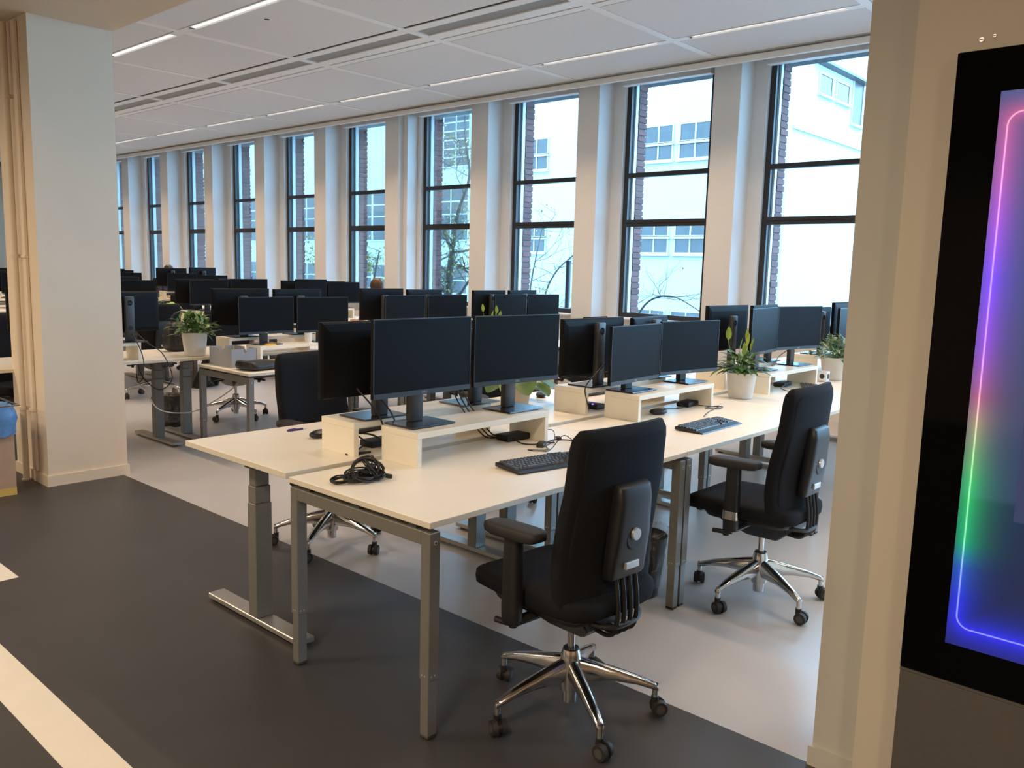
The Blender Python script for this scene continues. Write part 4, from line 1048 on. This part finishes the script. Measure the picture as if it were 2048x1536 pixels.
# ------------------------------------------------------------------ people (seated, facing -x locally)
def person(loc, rz, label, hair, shirt, lift=0.0, hand=0.0):
    t = thing('person', label, 'person', loc, rz)
    hz = lift
    J = {'pelvis': (.02, 0, .56+hz), 'waist': (.05, 0, .70+hz), 'chest': (.06, 0, .88+hz), 'neck0': (.045, 0, 1.02+hz), 'neck1': (.03, 0, 1.08+hz), 'skull': (.015, 0, 1.15+hz)}
    E_ = [('pelvis', 'waist'), ('waist', 'chest'), ('chest', 'neck0'), ('neck0', 'neck1'), ('neck1', 'skull')]
    R_ = {'pelvis': (.15, .13), 'waist': (.135, .105), 'chest': (.155, .11), 'neck0': (.075, .07), 'neck1': (.052, .055), 'skull': (.055, .06)}
    for q, nm in ((-1, 'l'), (1, 'r')):
        J.update({'sh'+nm: (.05, q*.165, .975+hz), 'el'+nm: (-.03, q*.225, .72+hz), 'wr'+nm: (-.26, q*.16, .765+hand), 'ha'+nm: (-.33, q*.14, .775+hand),
                  'hip'+nm: (-.01, q*.095, .55+hz), 'kn'+nm: (-.40, q*.12, .53+hz), 'an'+nm: (-.36, q*.12, .09), 'to'+nm: (-.52, q*.13, .045)})
        E_ += [('chest', 'sh'+nm), ('sh'+nm, 'el'+nm), ('el'+nm, 'wr'+nm), ('wr'+nm, 'ha'+nm), ('pelvis', 'hip'+nm), ('hip'+nm, 'kn'+nm), ('kn'+nm, 'an'+nm), ('an'+nm, 'to'+nm)]
        R_.update({'sh'+nm: (.068, .065), 'el'+nm: (.045, .045), 'wr'+nm: (.027, .024), 'ha'+nm: (.038, .018), 'hip'+nm: (.10, .10), 'kn'+nm: (.062, .062), 'an'+nm: (.040, .040), 'to'+nm: (.042, .030)})
        for f_ in range(5):
            y_ = q*(.14+(f_-2)*.016); L_ = (.055, .075, .082, .076, .06)[f_]
            a_, b_ = 'f%s%da' % (nm, f_), 'f%s%db' % (nm, f_)
            J[a_] = (-.33-L_*.55, y_, .775+hand); J[b_] = (-.33-L_, y_, .768+hand); R_[a_] = (.009, .009); R_[b_] = (.007, .007); E_ += [('ha'+nm, a_), (a_, b_)]
    keys = list(J); me = bpy.data.meshes.new('body'); me.from_pydata([J[k] for k in keys], [(keys.index(a), keys.index(b)) for a, b in E_], [])
    o = link('body', me, t); sk = o.modifiers.new('Skin', 'SKIN'); sk.use_smooth_shade = True
    for i, k in enumerate(keys):
        me.skin_vertices[0].data[i].radius = R_[k]; me.skin_vertices[0].data[i].use_root = (k == 'pelvis')
    sb = o.modifiers.new('Subdivision', 'SUBSURF'); sb.levels = 1; sb.render_levels = 2
    # clothing colour by height and reach along the body
    m, tr, b = nt('body_%s' % shirt); N = tr.nodes; tc = N.new('ShaderNodeTexCoord'); sx = N.new('ShaderNodeSeparateXYZ'); tr.links.new(tc.outputs['Object'], sx.inputs[0])
    def gt(s_, v, op='GREATER_THAN'):
        n = N.new('ShaderNodeMath'); n.operation = op; tr.links.new(s_, n.inputs[0]); n.inputs[1].default_value = v; return n.outputs[0]
    def mixc(f_, a_, b_):
        n = N.new('ShaderNodeMix'); n.data_type = 'RGBA'; tr.links.new(f_, n.inputs[0])
        for i_, v in ((6, a_), (7, b_)):
            if isinstance(v, tuple): n.inputs[i_].default_value = (*v, 1)
            else: tr.links.new(v, n.inputs[i_])
        return n.outputs[2]
    sc = {'shirt_tan': (.55, .40, .27), 'shirt_dark': (.03, .03, .04)}[shirt]
    c1 = mixc(gt(sx.outputs[2], .62+hz), (.03, .045, .09), sc); c2_ = mixc(gt(sx.outputs[2], 1.045+hz), c1, (.55, .34, .25))
    up_ = N.new('ShaderNodeMath'); up_.operation = 'MULTIPLY'; tr.links.new(gt(sx.outputs[0], -.24, 'LESS_THAN'), up_.inputs[0]); tr.links.new(gt(sx.outputs[2], .70+hand), up_.inputs[1])
    c3 = mixc(up_.outputs[0], c2_, (.55, .34, .25)); tr.links.new(c3, b.inputs['Base Color']); b.inputs['Roughness'].default_value = .75
    me.materials.append(m)
    # head
    hd = B(); C_ = Vector((0.0, 0, 1.185+hz)); rings = []
    for i in range(17):
        u = i/16; z_ = -.115+.235*u
        prof = max(.0, math.sin(PI*(.06+.90*u)))**.62
        fx = .095*prof*(1 if u > .35 else .82+.5*u); fy = .074*prof*(1 if u > .4 else .72+.7*u)
        ring = []
        for p_ in circ((0, 0, 0), X, Y, fx, fy, 24):
            q = p_.copy()
            if p_.x < 0 and abs(p_.y) < .018 and .36 < u < .56: q.x -= .020*(1-abs(p_.y)/.018)*(1-abs(u-.42)/.14)      # nose
            if p_.x < 0 and .015 < abs(p_.y) < .05 and .48 < u < .60: q.x += .007                                        # eye sockets
            ring.append(C_+Vector((q.x, q.y, z_)))
        rings.append(ring)
    loft(hd, rings); hm = obj('head', hd, 'skin', t, ang=1.3)
    for q in (-1, 1):
        bm = B(); cushion(bm, C_+Vector((.008, q*.076, -.005)), .022, .008, .032, .8, 14, 8); obj('ear', bm, 'skin', hm)
        bm = B(); cushion(bm, C_+Vector((-.078, q*.031, .012)), .010, .013, .008, .9, 12, 8); obj('eye', bm, 'eye', hm)
    bm = B(); cushion(bm, C_+Vector((-.076, 0, -.063)), .010, .024, .008, .9, 14, 8); obj('mouth', bm, 'lip', hm)
    bm = B(); rings = []
    rg = random.Random(5)
    for i in range(13):
        u = i/12; a_ = PI*.5*u; rr_ = math.cos(a_); z_ = .115*math.sin(a_)+.018
        ring = []
        for j, p_ in enumerate(circ((.010, 0, 0), X, Y, .108*rr_+.002, .088*rr_+.002, 36)):
            dn = 0
            if i == 0: dn = -.12 if p_.x > -.02 else (-.02 if p_.x > -.07 else .035)
            if i == 1: dn = -.05 if p_.x > -.02 else .012
            ring.append(C_+Vector((p_.x, p_.y, z_+dn))+Vector((math.cos(j*2.4)*.003, math.sin(j*2.4)*.003, 0)))
        rings.append(ring)
    loft(bm, rings, True, True); obj('hair', bm, hair, t, ang=1.3)
    return t
person((-7.42, 5.75, 0), 0.0, 'seated person with brown hair and tan top behind monitors', 'hair_brown', 'shirt_tan', 0.075, 0.004)
person((-13.55, 5.72, 0), PI, 'seated person with dark hair behind the raised monitors', 'hair_black', 'shirt_dark', 0.15, 0.108)

# ------------------------------------------------------------------ outside
YB = 28.0; KB = (YB-CAM.y)/(20.0-CAM.y)
def fx_(x): return CAM.x+(x-CAM.x)*KB
def fz_(z): return CAM.z+(z-CAM.z)*KB
GZ = -8.0
bm = B(); box(bm, -80, 40, YW+.5, 80, GZ-.3, GZ); struct('ground', bm, 'asphalt')
XE = fx_(-8.01)
bd = thing('white_building', 'long white plastered office building across the street', 'building', (0, 0, 0))
bm = B(); box(bm, -75, XE, YB, YB+14, GZ, fz_(8.6)); obj('wall', bm, 'facade', bd, smooth=False)
bm = B(); box(bm, -75.2, XE+.35, YB-.35, YB+14.2, fz_(8.6), fz_(8.6)+.35); obj('roof', bm, 'facade_trim', bd, smooth=False)
bm = B(); box(bm, XE, XE+.10, YB+.2, YB+14, fz_(5.48)-.06, fz_(5.48)+.06); obj('ledge', bm, 'facade_trim', bd, smooth=False)
def fwin(x0, x1, z0, z1, nx=2, nz=1, sill=True, par=bd):
    X0, X1, Z0, Z1 = fx_(x0), fx_(x1), fz_(z0), fz_(z1); f = .06
    b = B(); box(b, X0-f, X1+f, YB-.05, YB, Z0-f, Z0); box(b, X0-f, X1+f, YB-.05, YB, Z1, Z1+f)
    box(b, X0-f, X0, YB-.05, YB, Z0, Z1); box(b, X1, X1+f, YB-.05, YB, Z0, Z1)
    for i in range(1, nx): xx = X0+(X1-X0)*i/nx; box(b, xx-.03, xx+.03, YB-.05, YB, Z0, Z1)
    for i in range(1, nz): zz = Z0+(Z1-Z0)*i/nz; box(b, X0, X1, YB-.05, YB, zz-.03, zz+.03)
    if sill: box(b, X0-.12, X1+.12, YB-.14, YB, Z0-f-.08, Z0-f)
    w = obj('window', b, 'facade_trim', par, smooth=False)
    b = B(); box(b, X0, X1, YB-.02, YB+.0, Z0, Z1); obj('pane', b, 'far_glass', w, smooth=False)
for fl in range(4):
    dz = -2.70*fl
    for x0, x1 in ((-12.5, -11.57), (-11.3, -10.31), (-17.22, -16.30), (-18.45, -17.5)):
        fwin(x0, x1, 5.36+dz, 5.82+dz); fwin(x0, x1, 4.86+dz, 5.30+dz)
fwin(-22.6, -19.95, 5.2, 7.05, 4, 6, False)
for z0, z1 in ((2.55, 4.40), (-.4, 1.56), (-3.4, -1.2)):
    for i in range(14):
        x1 = -19.95-2.75*i; fwin(x1-2.65, x1, z0, z1, 3, 4, False)
def swin(y0, y1, z0, z1, m='far_glass'):
    Y0, Y1, Z0, Z1 = (CAM.y+(a-CAM.y)*KB for a in (y0, y1, 0, 0)); Z0, Z1 = fz_(z0), fz_(z1)
    b = B(); f = .06
    box(b, XE, XE+.05, Y0-f, Y1+f, Z0-f, Z0); box(b, XE, XE+.05, Y0-f, Y1+f, Z1, Z1+f); box(b, XE, XE+.05, Y0-f, Y0, Z0, Z1); box(b, XE, XE+.05, Y1, Y1+f, Z0, Z1)
    box(b, XE, XE+.14, Y0-.1, Y1+.1, Z0-.14, Z0-.06); w = obj('window', b, 'facade_trim', bd, smooth=False)
    b = B(); box(b, XE, XE+.02, Y0, Y1, Z0, Z1); obj('pane', b, m, w, smooth=False)
swin(21.65, 22.52, 6.62, 7.11); swin(22.85, 23.8, 6.62, 7.11); swin(24.12, 24.9, 6.15, 7.36, 'frame_dark')
bm = B(); box(bm, XE, XE+.35, CAM.y+(21.27-CAM.y)*KB, CAM.y+(25-CAM.y)*KB, fz_(7.34), fz_(7.40)); obj('canopy', bm, 'frame_dark', bd, smooth=False)
# lamp post / flue seen through the third window
t = thing('street_post', 'slim dark post standing in the yard outside the windows', 'post', (-7.37, 10.0, GZ))
bm = B(); cyl(bm, (0, 0, 0), .047, 1.70-GZ, 14); obj('post', bm, 'frame_dark', t)
bm = B(); cyl(bm, (0, 0, 1.68-GZ), .055, .05, 14); obj('cap', bm, 'frame_dark', t)
def tree(name_lab, root, paths, seed, n_tw, leaves, spread=1.0, leafr=.09):
    rg = random.Random(seed); t = thing('bare_tree', name_lab, 'tree', root); R0 = Vector(root)
    bm = B(); tips = []
    for pts, ra, rb in paths:
        pts = [Vector(p)-R0 for p in pts]; tube(bm, pts, ra, 8, rb, 5); tips.append((pts, rb))
    obj('trunk', bm, 'bark', t, ang=1.2)
    bm = B(); ends = []
    def twig(p, d, L, r, dep):
        pts = [p]
        for i in range(4):
            d = (d+Vector((rg.uniform(-.35, .35), rg.uniform(-.35, .35), rg.uniform(-.18, .28)))).normalized(); pts.append(pts[-1]+d*L/4)
        tube(bm, pts, r, 4, r*.35, 2); ends.append(pts[-1]); ends.append(pts[2])
        if dep > 0:
            for i in range(rg.randint(2, 3)):
                k = rg.randint(1, 4); twig(pts[k], (d+Vector((rg.uniform(-1, 1), rg.uniform(-1, 1), rg.uniform(-.4, .7)))*.9).normalized(), L*.62, r*.55, dep-1)
    for pts, rb in tips:
        sp = smooth_pts(pts, 4); m0 = int(len(sp)*.35)
        for i in range(n_tw):
            p = sp[rg.randint(m0, len(sp)-1)]; a = rg.uniform(0, 2*PI)
            twig(p, Vector((math.cos(a), math.sin(a)*.6, rg.uniform(-.1, .6))).normalized(), rg.uniform(.6, 1.3)*spread, max(.011, rb*.7), 2)
    b_ = obj('branches', bm, 'bark', t, ang=1.2); b_['kind'] = 'stuff'
    bm = B()
    for i in range(leaves):
        p = rg.choice(ends)+Vector((rg.gauss(0, .12), rg.gauss(0, .12), rg.gauss(0, .10))); leaf_geo(bm, p, rdir(rg, -60, 30), rg.uniform(.5, 1)*leafr, leafr*.22, .1, n=2)
    l_ = obj('leaves', bm, 'tree_leaf', t); l_['kind'] = 'stuff'
    return t
yt = 12.0
def pushed(paths, k): return [([tuple(CAM+(Vector(p)-CAM)*k) if p[2] > GZ+.1 else (CAM.x+(p[0]-CAM.x)*k, CAM.y+(p[1]-CAM.y)*k, GZ) for p in pts], ra*k, rb*k) for pts, ra, rb in paths]
tree('slender tree with yellow-green leaves rising in front of the grid windows', (-12.6, yt, GZ),
     [([(-12.6, yt, GZ), (-12.55, yt, -3), (-12.52, yt, .91), (-12.42, yt, 1.9)], .13, .065),
      ([(-12.42, yt, 1.9), (-12.8, yt, 2.55), (-13.21, yt, 3.24), (-13.5, yt+.2, 4.2)], .042, .014),
      ([(-12.42, yt, 1.9), (-12.25, yt, 2.8), (-11.9, yt, 3.6), (-11.95, yt-.1, 4.4), (-12.1, yt, 5.4)], .048, .014),
      ([(-12.54, yt, .2), (-13.0, yt, .9), (-13.4, yt+.2, 1.7)], .045, .014), ([(-12.53, yt, .5), (-11.9, yt, 1.2), (-11.3, yt-.2, 1.7)], .04, .014)], 3, 9, 2600)
tree('low bare tree with arching branches outside the kiosk-side windows', (-7.4, yt, GZ),
     [([(-7.4, yt, GZ), (-7.35, yt, -3), (-7.31, yt, .55)], .10, .05),
      ([(-7.31, yt, .55), (-7.62, yt, 1.0), (-7.72, yt, 1.7)], .032, .010),
      ([(-7.31, yt, .55), (-6.95, yt, 1.02), (-6.4, yt, 1.12), (-5.7, yt, .80)], .026, .007)], 8, 5, 90, .75)
p3 = pushed([([(-9.9, yt, GZ), (-9.9, yt, -3), (-9.8, yt, -.4)], .11, .05),
      ([(-9.8, yt, -.4), (-9.6, yt, .9), (-9.2, yt, 1.6), (-8.4, yt, 2.1)], .030, .009),
      ([(-9.8, yt, -.4), (-9.3, yt, .5), (-8.5, yt, .95)], .030, .009), ([(-9.8, yt, -.4), (-10.0, yt, .9), (-9.7, yt, 2.4)], .030, .009), ([(-9.8, yt, -.4), (-9.0, yt, .2), (-8.3, yt, .35)], .026, .009)], 1.28)
tree('broad bare tree with many thin branches outside the third window', p3[0][0][0], p3, 12, 11, 900, 1.15)
tree('leafy yellowing tree beyond the far windows', (-19.5, yt+3, GZ),
     [([(-19.5, yt+3, GZ), (-19.5, yt+3, -2)], .16, .09), ([(-19.5, yt+3, -2), (-19.2, yt+3, .5), (-18.8, yt+3, 2.0)], .06, .02), ([(-19.5, yt+3, -2), (-20.3, yt+3, .3), (-20.9, yt+3, 1.6)], .06, .02)], 22, 8, 4200, 1.1, .15)
